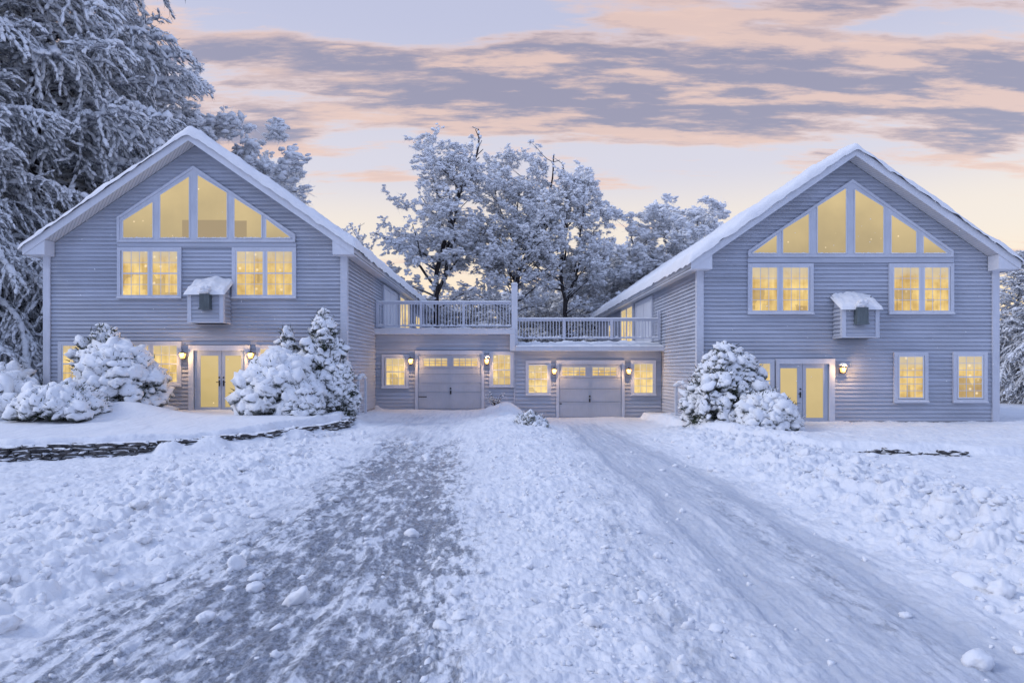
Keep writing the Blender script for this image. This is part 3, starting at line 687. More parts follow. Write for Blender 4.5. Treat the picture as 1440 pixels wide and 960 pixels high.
def bumpout(h, xa, xb, zf, zbk, zbot, dep, side, hx, hood_w, hz0, hz1):
    """small sided box on the gable wall; side = +1 when its right cheek is the one turned to the yard"""
    D = D1; yf = D - dep; mb = MB()
    mb.box(xa, xb, yf, D - .034, zbot, zf - .02); 
    mb.face([(xa, yf, zf - .02), (xb, yf, zf - .02), (xb, D - .034, zbk - .05), (xa, D - .034, zbk - .05)])
    for x, q in ((xa, -1), (xb, 1)):
        P = [(x, yf, zf - .02), (x, D - .034, zf - .02), (x, D - .034, zbk - .05)]; mb.face(P if q < 0 else P[::-1])
    siding_front(mb, xa, xb, yf + .012, zbot + .06, zf - .02); 
    for x, q in ((xa, -1), (xb, 1)): siding_side(mb, x, q, yf, D - .034, zbot + .06, zf)
    b = mb.build('chimney_box', M['siding'], h)
    tr = MB()
    for x, q in ((xa, -1), (xb, 1)): tr.box(x - q * .09, x + q * .045, yf - .045, yf, zbot + .05, zf - .03).box(x, x + q * .045, yf, yf + .10, zbot + .05, zf - .03)
    tr.box(xa - .05, xb + .05, yf - .05, D - .034, zbot, zbot + .05)
    tr.build('box_trim', M['trim'], b)
    o = .10; k = (zbk - zf) / dep
    rf = MB(); a, c = xa - o, xb + o; ya = yf - .13; za = zf - k * .13
    for (z0, z1) in ((0, .04),):
        rf.face([(a, ya, za + z1), (c, ya, za + z1), (c, D - .036, zbk + z1), (a, D - .036, zbk + z1)]); rf.face([(a, ya, za), (a, D - .036, zbk), (c, D - .036, zbk), (c, ya, za)])
        rf.face([(a, ya, za), (c, ya, za), (c, ya, za + z1), (a, ya, za + z1)]); rf.face([(a, D - .036, zbk), (a, ya, za), (a, ya, za + z1), (a, D - .036, zbk + z1)]); rf.face([(c, ya, za), (c, D - .036, zbk), (c, D - .036, zbk + z1), (c, ya, za + z1)])
    rf.build('box_roof', M['shingle'], b)
    n = 40; xs = np.linspace(a - .03, c + .03, n); vs = np.linspace(0, 1, 24); XX, VV = np.meshgrid(xs, vs); YY = ya - .03 + (D - .04 - ya + .03) * VV
    e = np.minimum(np.minimum(XX - xs[0], xs[-1] - XX) / .12, VV / .18); e = np.sqrt(np.clip(1 - (1 - np.clip(e, 0, 1)) ** 2, 0, 1))
    heap = np.exp(-((XX - hx) / .42) ** 2)
    ZZ = zf + .03 + k * (YY - yf) + (.06 + .04 * fbm(XX * 4, YY * 4, 700, 3) + .11 * heap) * e - .05 * (e < .05)
    i = (np.arange(23) * n)[:, None] + np.arange(n - 1)[None]; T = np.stack([i, i + 1, i + n + 1, i + n], -1).reshape(-1, 4)
    np_mesh('box_snow', np.stack([XX, YY, ZZ], -1).reshape(-1, 3), T, M['snow'], b)
    # hood
    w = hood_w / 2; yh = yf - .16
    hd = MB().box(hx - w, hx + w, yh - .10, yh + .0, hz0 + .05, hz1).box(hx - w - .02, hx + w + .02, yh - .13, yh + .12, hz0, hz0 + .05)
    hd.box(hx - w, hx - w + .03, yh, yf - .01, hz0 + .05, hz1).box(hx + w - .03, hx + w, yh, yf - .01, hz0 + .05, hz1)
    hd.build('vent_hood', M['hood'], b)
    # snow slumped over the hood
    rg = np.random.RandomState(3); n = 14; pos = np.stack([hx + rg.uniform(-.12, .12, n), yh - .04 + rg.uniform(-.05, .08, n), hz1 + rg.uniform(-.02, .2, n)], -1)
    V, T = scatter(pos, np.tile(np.eye(3), (n, 1, 1)), rg.uniform(.07, .12, (n, 1)) * np.array([[1.2, 1., .8]]), PUF2, PF2, rg)
    np_mesh('hood_snow', V, T, M['snow'], b)

def gable_window(h, D, outline, panes, bot, dark=None):
    """trapezoid and triangular lights under one raked frame, all in photo pixels at depth D"""
    P = [(X(a, D), Z(b, D)) for a, b in outline]
    b_ = MB().prism(P, D - .06, D + .0); g = b_.build('gable_window', M['trim'], h)
    pts = [(X(a, D), Z(b, D)) for a, b in outline]
    k = MB()
    # raised outer casing
    n = len(pts)
    for i in range(n):
        a = Vector((pts[i][0], pts[i][1])); c = Vector((pts[(i + 1) % n][0], pts[(i + 1) % n][1])); d = (c - a).normalized(); nn = Vector((d.y, -d.x))
        cen = Vector((sum(p[0] for p in pts) / n, sum(p[1] for p in pts) / n))
        if (cen - a).dot(nn) < 0: nn = -nn
        q = .085; k.prism([(a.x, a.y), (c.x, c.y), (c.x + nn.x * q, c.y + nn.y * q), (a.x + nn.x * q, a.y + nn.y * q)], D - .085 - i * .002, D - .0605)
    k.build('casing', M['trim'], g)
    for (a, c, ta, tc) in panes:
        xa, xc = X(a, D), X(c, D); zb_, z1, z2 = Z(bot, D), Z(ta, D), Z(tc, D)
        q = [(xa, zb_), (xc, zb_)] + ([(xc, z2)] if z2 > zb_ + .05 else []) + ([(xa, z1)] if z1 > zb_ + .05 else [])
        MB().prism(q, D - .068, D - .062).build('pane', M['glow_gable'], g)
        f = MB(); n2 = len(q)
        for i in range(n2):
            u = Vector(q[i]); v = Vector(q[(i + 1) % n2]); dd = (v - u).normalized(); nn = Vector((-dd.y, dd.x)); cen = Vector((sum(p[0] for p in q) / n2, sum(p[1] for p in q) / n2))
            if (cen - u).dot(nn) > 0: nn = -nn
            f.prism([(u.x, u.y), (v.x, v.y), (v.x + nn.x * .03, v.y + nn.y * .03), (u.x + nn.x * .03, u.y + nn.y * .03)], D - .082 - i * .001, D - .0605)
        f.build('pane_bead', M['white'], g)
        sn = np.random.RandomState(int(a)); m = 12
        ps = np.stack([np.linspace(xa + .05, xc - .05, m), np.full(m, D - .085), np.full(m, zb_ - .0)], -1)
        V, T = scatter(ps, np.tile(np.eye(3), (m, 1, 1)), np.stack([np.full(m, .07), np.full(m, .02), sn.uniform(.008, .03, m)], -1), PUF1, PF1, sn)
        np_mesh('ledge_snow', V, T, M['snow'], g)
    if dark:
        for (a, c, t) in dark: MB().box(X(a, D), X(c, D), D - .0695, D - .0685, Z(bot - .5, D), Z(t, D)).build('room_partition', M['roomwall'], g)
    return g

LH, LI = house('gabled_house', 'left lavender-grey clapboard house with a five-light gable window and a snowy roof', X(486, D1), X(65, D1), 0.0, .30)
RH, RI = house('gabled_house', 'right lavender-grey clapboard house with a six-light gable window and a snowy roof', X(982, D1), X(1401, D1), -.5, .13)
gable_window(LH, D1, [(166, 341), (416, 341), (416, 330), (273, 234), (166, 306)],
             [(175, 216, 311, 285), (227, 267, 275, 249.5), (279.5, 320, 247.5, 272), (331, 368.5, 279.5, 303.5), (375.5, 410, 309, 333)], 335,
             [(257.5, 267, 310), (279.5, 319.8, 310), (331, 348, 311)])
gable_window(RH, D1, [(1051, 362), (1339, 362), (1339, 353), (1197.5, 253), (1051, 353)],
             [(1057, 1091, 356.5, 331.5), (1100, 1136, 323.5, 301.5), (1148.5, 1188, 291, 266), (1201, 1240.5, 267.5, 291.5), (1252, 1286.5, 303, 326), (1297, 1330, 332, 355)], 356.5)
# flat band under the gable windows
for H_, a, c, t, b2 in ((LH, 166, 417, 341.5, 347.5), (RH, 1051, 1340, 362.5, 369.5)):
    MB().box(X(a, D1), X(c, D1), D1 - .055, D1 + .0, Z(b2, D1), Z(t, D1) - .003).build('band_board', M['siding'], H_)
for H_, a, c, t, b2, sh in ((LH, 166, 256, 348, 420, ((174, 209, 354, 415.5), (215.5, 250.5, 354, 415.5))), (LH, 327, 417, 348, 420, ((334, 370.5, 354, 415), (376.5, 411.5, 354, 415))),
                            (RH, 1051, 1143, 370.5, 442, ((1057, 1092, 376.5, 437), (1100, 1135.5, 376.5, 437))), (RH, 1249, 1340, 370.5, 442, ((1256, 1291, 376.5, 437), (1299, 1332.5, 376.5, 437)))):
    window(H_, D1, a, c, t, b2, sh, 'glow_room')
window(LH, D1, 83, 256, 480, 543, ((90, 124, 486, 537), (131, 210, 486, 537), (217, 250, 486, 537)), 'glow_warm')
window(LH, D1, 361, 405, 485, 543, ((367, 399, 491, 537),), 'glow_warm')
window(RH, D1, 1046, 1088, 505, 566, ((1052, 1082, 511, 560),), 'glow_warm')
window(RH, D1, 1256, 1304, 495, 566, ((1263.5, 1296.5, 501.5, 558.5),), 'glow_room', rows=3)
window(RH, D1, 1339, 1387, 494.5, 566, ((1346.5, 1379.5, 501, 558.5),), 'glow_room', rows=3)
french(LH, D1, 267, 353, 485.5, 274, 346, 493, 577, 312.5, (283, 308), (317.5, 340), 500, 572, (309.5, 315.5))
french(RH, D1, 1090, 1172, 504.5, 1094, 1164, 511.5, 596, 1127.5, (1096.5, 1120), (1132.5, 1156.5), 517.5, 587, (1124.5,))
bumpout(LH, X(266, 23.33), X(324, D1), Z(410, 23.33), 5.02, Z(454, 23.33), .67, 1, X(287.5, 23.1), .33, Z(435, 23.1), Z(413, 23.1))
bumpout(RH, X(1172, D1), X(1234, 23.33), Z(431, 23.33), 4.50, Z(475, 23.33), .67, -1, X(1213, 23.1), .38, Z(456, 23.1), Z(432, 23.1))
# yard-side doors and windows above the decks
for H_, I in ((LH, LI), (RH, RI)):
    s = I['s']; xw = (X(486, D1) if H_ is LH else X(982, D1)); dz = 0 if H_ is LH else -.5
    def sbox(mb, y0, y1, z0, z1, d0, d1): return mb.box(xw + s * d0, xw + s * d1, y0, y1, z0 + dz, z1 + dz)
    m1 = MB(); sbox(m1, 31.2, 31.4, 3.7, 5.8, .0, .09); sbox(m1, 35.0, 35.2, 3.7, 5.8, .0, .09); sbox(m1, 31.4, 35.0, 5.65, 5.8, .0, .09); d_ = m1.build('side_door', M['trim'], H_)
    m2 = MB(); sbox(m2, 31.4, 33.2, 3.7, 5.65, .0, .05); m2.build('door_leaf', M['white'], d_); m2 = MB(); sbox(m2, 33.22, 35.0, 3.7, 5.65, .0, .06); m2.build('door_leaf', M['white'], d_)
    m1 = MB(); sbox(m1, 35.9, 36.05, 3.7, 5.9, .0, .09); sbox(m1, 39.5, 39.65, 3.7, 5.9, 0, .09); sbox(m1, 36.05, 39.5, 5.75, 5.9, 0, .09); sbox(m1, 37.7, 37.95, 3.7, 5.75, 0, .08); w_ = m1.build('patio_door', M['trim'], H_)
    for a, b3 in ((36.05, 37.7), (37.95, 39.5)):
        q = MB(); sbox(q, a, b3, 3.7, 5.75, .0, .05); q.build('pane', M['glow_warm'], w_)
    m1 = MB(); sbox(m1, 42.2, 44.2, 4.35, 5.35, .0, .09); w_ = m1.build('side_window', M['trim'], H_)
    q = MB(); sbox(q, 42.35, 44.05, 4.5, 5.2, .09, .1); q.build('pane', M['glow_warm'], w_)

# ------------------------------------------------------------------ garages and decks
def garage(name, label, x0p, x1p, zb, ztop, fas, fx, fy):
    D = D2; x0, x1 = X(x0p, D), X(x1p, D)
    g = empty(name, ((x0 + x1) / 2, D, zb)); tag(g, label, 'garage', 'the two linked garages')
    mb = MB().box(x0, x1, D + .045, D + 9, zb - 1, ztop); siding_front(mb, x0, x1, D + .031, zb, ztop, pitch=.165)
    mb.build('wall', M['siding'], g)
    MB().box(x0, x1, D - .045, D - .0, zb - 1, zb - .005).build('foundation', M['concrete'], g)
    MB().box(X(fx[0], D), X(fx[1], D), fy, D + 9, Z(fas[1], D), Z(fas[0], D)).build('fascia', M['white'], g)
    return g
GL = garage('garage', 'left garage with the higher roof deck, joined to the left house', 527.5, 722.5, Z(577, D2), Z(469, D2), (462, 470), (527.5, 724.5), D2 - .25)
GR = garage('garage', 'right garage with the lower roof deck, joined to the right house', 722.6, 930, Z(589, D2), Z(492, D2), (487.5, 493.5), (724.6, 933.5), D2 - .5)
MB().box(X(717, D2), X(724.4, D2), D2 - .27, D2 - .036, Z(493.5, D2), Z(470.2, D2)).build('corner_board', M['white'], GL)
MB().box(X(722.5, D2), X(724.5, D2), D2 - .05, D2 + 9, Z(590, D2), Z(470, D2)).build('party_edge', M['siding'], GL)
def garage_door(g, a, b, t, bt_, wins, wy, hx, hy, lines, strap):
    D = D2; x0, x1, zt, zb = X(a, D), X(b, D), Z(t, D), Z(bt_, D); c = .125
    fr = MB().box(x0 - c, x0, D - .09, D, zb - .2, zt + .17).box(x1, x1 + c, D - .09, D, zb - .2, zt + .17).box(x0, x1, D - .09, D, zt, zt + .17)
    d = fr.build('garage_door', M['trim'], g)
    zs = [zb] + [Z(l, D) for l in sorted(lines, reverse=True)] + [zt]; xm = (x0 + x1) / 2
    for i in range(len(zs) - 1):
        mb = MB()
        mb.box(x0 + .01, x1 - .01, D - .04, D, zs[i] + .006, zs[i + 1] - .006)
        for (u, v) in ((x0 + .06, xm - .05), (xm + .05, x1 - .06)):
            if zs[i + 1] - zs[i] > .3 and i < len(zs) - 2: frame(mb, u, v, zs[i] + .05, zs[i + 1] - .05, D - .048, D - .0405, .035)
        mb.build('door_panel', M['gdoor'], d)
    MB().box(xm - .012, xm + .012, D - .052, D - .0405, zb, zt).build('centre_strip', M['gdoor'], d)
    for (u, v) in wins:
        xa, xb, za, zc = X(u, D), X(v, D), Z(wy[1], D), Z(wy[0], D)
        MB().box(xa, xb, D - .048, D - .041, za, zc).build('pane', M['glow_room'], d)
        m = MB(); frame(m, xa - .05, xb + .05, za - .05, zc + .05, D - .062, D - .041, .052)
        for k in (1, 2, 3): xx = xa + (xb - xa) * k / 4; m.box(xx - .014, xx + .014, D - .058, D - .0485, za, zc)
        for k in (1, 2): zz = za + (zc - za) * k / 3; m.box(xa, xb, D - .057, D - .0487, zz - .012, zz + .012)
        m.build('light_frame', M['gdoor'], d)
    k = MB(); xh = X(hx, D)
    k.box(xh - .035, xh + .035, D - .065, D - .053, Z(hy + 3, D), Z(hy - 2, D)).tube((xh, D - .1, Z(hy + 3, D)), (xh, D - .1, Z(hy - 2, D)), .02).tube((xh, D - .05, Z(hy - 5, D)), (xh, D - .08, Z(hy - 5, D)), .045)
    k.build('handle', M['black'], d)
    MB().box(x0 + .03, x0 + (.38 if strap else .12), D - .055, D - .049, Z(558.3 if strap else hy + 6, D), Z(557 if strap else hy + 4.6, D)).build('strap_hinge', M['black'], d)
    return d
garage_door(GL, 588, 677, 498.5, 574.5, ((596, 629), (638, 671.5)), (503.5, 514.5), 633.8, 551, (518, 526, 539, 551.5), True)
garage_door(GR, 786, 874, 512, 586.5, ((790.5, 823), (833, 866.5)), (516, 528), 829, 562, (531.5, 547, 565), False)
window(GL, D2, 537, 575, 498, 546, ((543.5, 569, 504, 541),), 'glow_warm')
window(GL, D2, 688, 722.3, 494.5, 544.5, ((693.5, 717.5, 499, 541),), 'glow_warm')
window(GR, D2, 739, 775, 507, 556, ((743.5, 769.5, 513.5, 552),), 'glow_warm')
window(GR, D2, 886.5, 922, 506.5, 556, ((891.5, 917.5, 511.5, 552.5),), 'glow_warm')
def ledge_snow(parent, x0, x1, y0, y1, z0, h, seed):
    n = int((x1 - x0) / .05); m = 9; xs = np.linspace(x0, x1, n); vs = np.linspace(0, 1, m); XX, VV = np.meshgrid(xs, vs); YY = y0 + (y1 - y0) * VV
    e = np.sqrt(np.clip(1 - (1 - np.clip(np.minimum(np.minimum(XX - x0, x1 - XX) / .15, VV / .5), 0, 1)) ** 2, 0, 1))
    ZZ = z0 - .01 + h * e * (1 + .35 * fbm(XX * 1.7, YY * 3, seed, 3) + .15 * noise2(XX * 7, YY * 4, seed + 9))
    YY = YY - .06 * e * (VV < .3) * noise2(XX * 3, XX * 0, seed)
    i = (np.arange(m - 1) * n)[:, None] + np.arange(n - 1)[None]; T = np.stack([i, i + 1, i + n + 1, i + n], -1).reshape(-1, 4)
    np_mesh('deck_snow', np.stack([XX, YY, ZZ], -1).reshape(-1, 3), T, M['snow'], parent)
ledge_snow(GL, X(528, D2), X(723, D2), D2 - .27, D2 + 9, Z(462, D2), .14, 810)
ledge_snow(GR, X(725, D2), X(933, D2), D2 - .53, D2 + 9, Z(487.5, D2), .34, 820)
bal = MB().box(-.016, .016, -.016, .016, 0, 1).build('baluster', M['rail']); balme = bal.data; bpy.data.objects.remove(bal)
def railing(label, xa, xb, zt, zb, posts, y=D2 + .02, ends=None):
    r = empty('deck_railing', ((xa + xb) / 2, y, zb)); tag(r, label, 'railing', 'white baluster railings of the two decks')
    MB().box(xa, xb, y - .05, y + .05, zt - .045, zt).box(xa, xb, y - .025, y + .025, zt - .12, zt - .05).build('top_rail', M['rail'], r)
    MB().box(xa, xb, y - .03, y + .03, zb + .03, zb + .09).build('bottom_rail', M['rail'], r)
    for px_, hh in posts: MB().box(px_ - .055, px_ + .055, y - .056, y + .056, zb, hh).build('post', M['rail'], r)
    V = []; n = int((xb - xa) / .05); xs = np.linspace(xa, xb, n); vs = np.linspace(0, np.pi, 7); XX, VV = np.meshgrid(xs, vs)
    hgt = .035 + .012 * fbm(XX * 3, XX * 0, 830, 3); YY = y - .05 * np.cos(VV); ZZ = zt + hgt * np.sin(VV)
    i = (np.arange(6) * n)[:, None] + np.arange(n - 1)[None]; T = np.stack([i, i + 1, i + n + 1, i + n], -1).reshape(-1, 4)
    np_mesh('rail_snow', np.stack([XX, YY, ZZ], -1).reshape(-1, 3), T, M['snow'], r)
    rg = np.random.RandomState(int(abs(xa) * 10)); n = 60
    ps = np.stack([rg.uniform(xa, xb, n), np.full(n, y - .01), np.full(n, zb + .10)], -1)
    V, T = scatter(ps, np.tile(np.eye(3), (n, 1, 1)), np.stack([rg.uniform(.05, .12, n), np.full(n, .04), rg.uniform(.02, .05, n)], -1), PUF1, PF1, rg)
    np_mesh('rail_snow', V, T, M['snow'], r)
    settle(r)
    n = int((xb - xa) / .132); l = Vector(r.location)
    for k in range(n):
        xx = xa + (k + .5) * (xb - xa) / n
        if any(abs(xx - p[0]) < .07 for p in posts): continue
        o = bpy.data.objects.new('baluster', balme); col.objects.link(o); o.parent = r
        o.location = Vector((xx, y, zb + .09)) - l; o.scale = (1, 1, zt - zb - .21)
    return r
zlt, zlb = Z(424, D2), Z(460, D2); zrt, zrb = Z(447.5, D2), Z(477, D2)
railing('white railing of the higher left deck, between the left house and the tall post', X(529, D2), X(718.5, D2), zlt, zlb, [(X(p, D2), zlt + .01) for p in (530.5, 592, 652)])
railing('white railing of the lower right deck, between the tall post and the right house', X(728.5, D2), X(927, D2), zrt, zrb, [(X(p, D2), zrt + .01) for p in (793, 860)] + [(X(926.5, D2), Z(437.5, D2))])
pp = MB().box(X(719.3, D2), X(727.8, D2), D2 - .12, D2 + .14, Z(486, D2), Z(400.5, D2)); pe = empty('deck_post', (X(723.5, D2), D2, Z(486, D2))); tag(pe, 'tall square white post standing where the two decks meet', 'post'); pp.build('post_shaft', M['white'], pe)
MB().box(X(718.8, D2), X(728.3, D2), D2 - .14, D2 + .16, Z(400.5, D2), Z(399.4, D2)).build('post_cap', M['white'], pe)
V, T = scatter(np.array([[X(723.5, D2), D2, Z(399, D2)]]), np.eye(3)[None], np.array([[.14, .14, .06]]), PUF2, PF2, np.random.RandomState(1)); np_mesh('cap_snow', V, T, M['snow'], pe); settle(pe)

# ------------------------------------------------------------------ lanterns
def lantern(px, py, D, label, sc=1.0, hooded=False):
    sc *= .76; x, z = X(px, D), Z(py, D); r = empty('wall_lantern', (x, D, z)); tag(r, label, 'wall lantern', 'lit wall lanterns'); y = D - .20; k = sc
    MB().box(x - .05 * k, x + .05 * k, D - .05, D - .034, z - .17 * k, z + .02).tube((x, D - .05, z - .12 * k), (x, y, z - .17 * k), .012 * k).build('bracket', M['black'], r)
    w0, w1 = .07 * k, .115 * k; z0, z1 = z - .13 * k, z + .11 * k
    gl = MB(); a = [(x - w0, y - w0, z0), (x + w0, y - w0, z0), (x + w0, y + w0, z0), (x - w0, y + w0, z0)]; b = [(x - w1, y - w1, z1), (x + w1, y - w1, z1), (x + w1, y + w1, z1), (x - w1, y + w1, z1)]
    for i in range(4): gl.quad(a[i], a[(i + 1) % 4], b[(i + 1) % 4], b[i])
    gl.face(a[::-1]); gl.build('glass', M['lamp'], r)
    cg = MB()
    for i in range(4): cg.tube(a[i], b[i], .009 * k)
    for q, w, zz in ((a, w0, z0), (b, w1, z1)):
        for i in range(4): cg.tube(q[i], q[(i + 1) % 4], .010 * k)
    cg.box(x - w0 - .01, x + w0 + .01, y - w0 - .01, y + w0 + .01, z0 - .03 * k, z0 - .002).tube((x, y, z0 - .03 * k), (x, y, z0 - .09 * k), .018 * k, .006 * k)
    cg.build('cage', M['black'], r)
    c = MB(); t = (x, y, z1 + .09 * k); w = w1 + .012; q = [(x - w, y - w, z1 + .004), (x + w, y - w, z1 + .004), (x + w, y + w, z1 + .004), (x - w, y + w, z1 + .004)]
    for i in range(4): c.face([q[i], q[(i + 1) % 4], t])
    c.face(q[::-1]); c.tube((x, y, z1 + .10 * k), (x, y, z1 + .17 * k), .014 * k, .008 * k); c.build('cap', M['black'], r)
    bb = MB().tube((x, y - w1 - .004, z - .04 * k), (x, y - w1 - .004, z + .04 * k), .020 * k, .026 * k, 8); bb.build('bulb', M['bulb'], r)
    ld = bpy.data.lights.new('lantern_light', 'POINT'); ld.energy = 30; ld.color = (1, .58, .22); ld.shadow_soft_size = .03
    lo = bpy.data.objects.new('lantern_light', ld); col.objects.link(lo); lo.parent = r; lo.location = (x, y - w1 - .07, z + .01)
    if hooded:
        V, T = scatter(np.array([[x, y, z1 + .11]]), np.eye(3)[None], np.array([[.11, .11, .07]]), PUF2, PF2, np.random.RandomState(1)); np_mesh('cap_snow', V, T, M['snow'], r)
    settle(r); return r
lantern(260.5, 500, D1, 'lit lantern between the ground-floor window and the french doors of the left house')
lantern(355.5, 500, D1, 'lit lantern on the right side of the left house french doors')
lantern(578.5, 508, D2, 'lit lantern between the left garage door and the window next to the left house', 1.1)
lantern(684.8, 508, D2, 'lit lantern right of the left garage door', 1.1, True)
lantern(778.8, 522, D2, 'lit lantern left of the right garage door', 1.1)
lantern(883, 522, D2, 'lit lantern right of the right garage door', 1.1)
lantern(1181.5, 520, D1, 'lit lantern with a snowy cap right of the right house french doors', .95, True)

# ------------------------------------------------------------------ stone wall
def stone_wall(name, P, rows, zf, seed, label, out=.09):
    rg = np.random.RandomState(seed); seg = np.diff(P, axis=0); L = np.hypot(seg[:, 0], seg[:, 1]); cum = np.concatenate([[0], np.cumsum(L)])
    pos = []; B = []; sc = []
    for row in range(rows):
        s = rg.uniform(0, .2)
        while s < cum[-1] - .3:
            w = rg.uniform(.14, .5); c = s + w / 2; i = min(np.searchsorted(cum, c) - 1, len(seg) - 1); t = (c - cum[i]) / L[i]; p = P[i] + seg[i] * t; d = seg[i] / L[i]; nrm = np.array([d[1], -d[0]])
            h = .085; off = out - row * .012 + rg.uniform(-.04, .05)
            pos.append([p[0] + nrm[0] * off, p[1] + nrm[1] * off, zf(p) - .06 + row * h + rg.uniform(-.02, .02)]); a = rg.uniform(-.2, .2)
            B.append([[d[0], -d[1], 0], [d[1], d[0], 0], [a * .4, 0, 1]]); sc.append([w * .52, rg.uniform(.12, .2), h * rg.uniform(.42, .6)]); s += w * rg.uniform(.88, 1.05)
    V, T = scatter(np.array(pos), np.array(B), np.array(sc), [np.sign(v) * np.abs(v) ** .55 for v in PUF2], PF2, rg)
    o = np_mesh(name, V, T, M['stone'], smooth=False); tag(o, label, 'stone wall')
stone_wall('stone_wall', TE[1:9], 5, lambda p: .02 + .12 * (p[1] - 14.5) / 9, 77, 'low dark dry-stone retaining wall half buried in snow before the left house')
stone_wall('stone_edging', np.array([(8.1, 16.75), (8.9, 16.35), (9.8, 16.1), (10.9, 15.95)]), 2, lambda p: gz(p[0], p[1] - .35) + .03 + .05 * math.sin(p[0] * 5), 78, 'short dark line of buried edging stones in the snow before the right house', .16)

# ------------------------------------------------------------------ shrubs
def dome_shrub(name, label, cx, cy, rx, rz, zb, seed, puff=(.10, .22), n=420, ry=None, cone=0., ragged=.1, spikes=1.0, cat='shrub', group='snow-covered shrubs by the houses'):
    rg = np.random.RandomState(seed); ry = ry or rx * .85
    r = empty(name, (cx, cy, zb)); tag(r, label, cat, group)
    u = rg.uniform(0, 1, n); ph = rg.uniform(0, 2 * np.pi, n); zz = u ** .8
    rad = (np.sqrt(np.clip(1 - zz ** 2, 0, 1)) * (1 - cone) + (1 - zz) * cone)
    rad = np.where(zz < .25, rad * (.86 + .56 * zz), rad)
    lob = 1 + ragged * noise2(np.cos(ph) * 1.7 + zz * 2, np.sin(ph) * 1.7 + seed, seed) * 1.6 + rg.uniform(-ragged, ragged, n) * .6
    P = np.stack([np.cos(ph) * rad * rx * lob, np.sin(ph) * rad * ry * lob, zz * rz * (1 + rg.uniform(-ragged, ragged, n) * .5)], -1)
    sz = (puff[0] + (puff[1] * 1.25 - puff[0]) * rg.uniform(0, 1, (n, 1)) ** 2) * np.stack([rg.uniform(.9, 1.5, n), rg.uniform(.8, 1.2, n), rg.uniform(.6, .95, n)], -1)
    out = np.stack([np.cos(ph), np.sin(ph), np.full(n, -.35)], -1); B = basis(out + rg.normal(0, .9, (n, 3)), rg)
    V, T = scatter(P + rg.normal(0, puff[0] * .35, P.shape), B, sz, PUF2, PF2, rg); np_mesh('snow_pads', V, T, M['shrub'], r)
    # leafy twigs poking out all over
    k = int(n * 16 * spikes); i = rg.randint(0, n, k); Q = P[i] * rg.uniform(.78, 1.0, (k, 1)) + rg.normal(0, puff[1] * .45, (k, 3)); Q[:, 2] = np.maximum(Q[:, 2], 0.0)
    d = Q / np.array([rx, ry, rz]) + rg.normal(0, .6, (k, 3)); 
    V, T = blades(Q, d, rg.uniform(.08, .22, k), rg.uniform(.02, .05, k), rg); np_mesh('leaves', V, T, M['leaf'], r, smooth=False)
    # stems
    m = 40; a = rg.uniform(0, 2 * np.pi, m); e = np.stack([np.cos(a) * rx * .8, np.sin(a) * ry * .8, rz * rg.uniform(.15, .8, m)], -1); o = np.stack([np.cos(a) * .12, np.sin(a) * .12, np.full(m, -.25)], -1)
    V, T = seg_tubes(o, e, np.full(m, .03), np.full(m, .012), 5); np_mesh('stems', V, T, M['bark'], r)
    # dark inner mass of leaves
    k = int(n * 10); q = rg.normal(size=(k, 3)); q /= np.linalg.norm(q, axis=1, keepdims=True); q *= rg.uniform(.5, .93, (k, 1)); q[:, 2] = np.abs(q[:, 2]); q = q * np.array([rx, ry, rz])
    if cone: q[:, :2] *= (1 - cone * q[:, 2:3] / rz)
    V, T = blades(q, rg.normal(size=(k, 3)), rg.uniform(.12, .25, k), rg.uniform(.07, .12, k), rg); np_mesh('inner_leaves', V, T, M['leaf'], r, smooth=False)
    return r
def shrub_px(name, label, p0, p1, pt, pb, D, seed, **k):
    x0, x1 = X(p0, D), X(p1, D); z1, z0 = Z(pt, D), Z(pb, D)
    return dome_shrub(name, label, (x0 + x1) / 2, D, (x1 - x0) / 2 * .93, (z1 - z0) * .93, z0, seed, **k)
shrub_px('snowy_shrub', 'large rounded snow-covered shrub hiding the middle of the left house window', 110, 229, 487, 578, 22.0, 1, n=620, puff=(.11, .25), ragged=.10)
shrub_px('snowy_shrub', 'loose twiggy snow-dusted shrub rising behind the large rounded shrub', 104, 190, 460, 570, 22.9, 2, n=300, puff=(.07, .17), ragged=.28, spikes=2, ry=.6)
shrub_px('snowy_shrub', 'dense smooth round snow-capped shrub right of the left house french doors', 338, 449, 498, 584, 21.8, 3, n=520, puff=(.13, .27), ragged=.06)
shrub_px('snowy_shrub', 'low lobe of snowy foliage at the right foot of the round shrub', 398, 449, 540, 585, 21.2, 31, n=200, puff=(.08, .17), ragged=.1)
shrub_px('snowy_evergreen', 'pointed snow-dusted evergreen in front of the left house corner board', 412, 496, 450, 586, 22.8, 4, n=640, puff=(.05, .17), cone=.6, ragged=.42, spikes=2.2, ry=.8, cat='evergreen')
shrub_px('snowy_evergreen', 'small snow-dusted evergreen top showing above the smooth round shrub', 382, 424, 468, 570, 22.9, 5, n=260, puff=(.05, .15), cone=.35, ragged=.4, spikes=2, cat='evergreen')
shrub_px('snowy_shrub', 'rightmost low snowy shrub beside the left arbour post', 452, 499, 513, 586, 22.4, 6, n=360, puff=(.06, .15), ragged=.2, spikes=1.6)
shrub_px('snowy_shrub', 'low spreading snow-covered bush in front of the large rounded shrub', 28, 145, 545, 584, 19.6, 7, n=420, puff=(.09, .2), ragged=.15)
shrub_px('snowy_shrub', 'low snowy bush at the left picture edge', -70, 55, 528, 582, 20.5, 8, n=420, puff=(.1, .22), ragged=.18)
shrub_px('snowy_shrub', 'snowy bush behind the low edge bush, below the dark pine', -30, 45, 515, 570, 23.5, 9, n=300, puff=(.1, .22), ragged=.15)
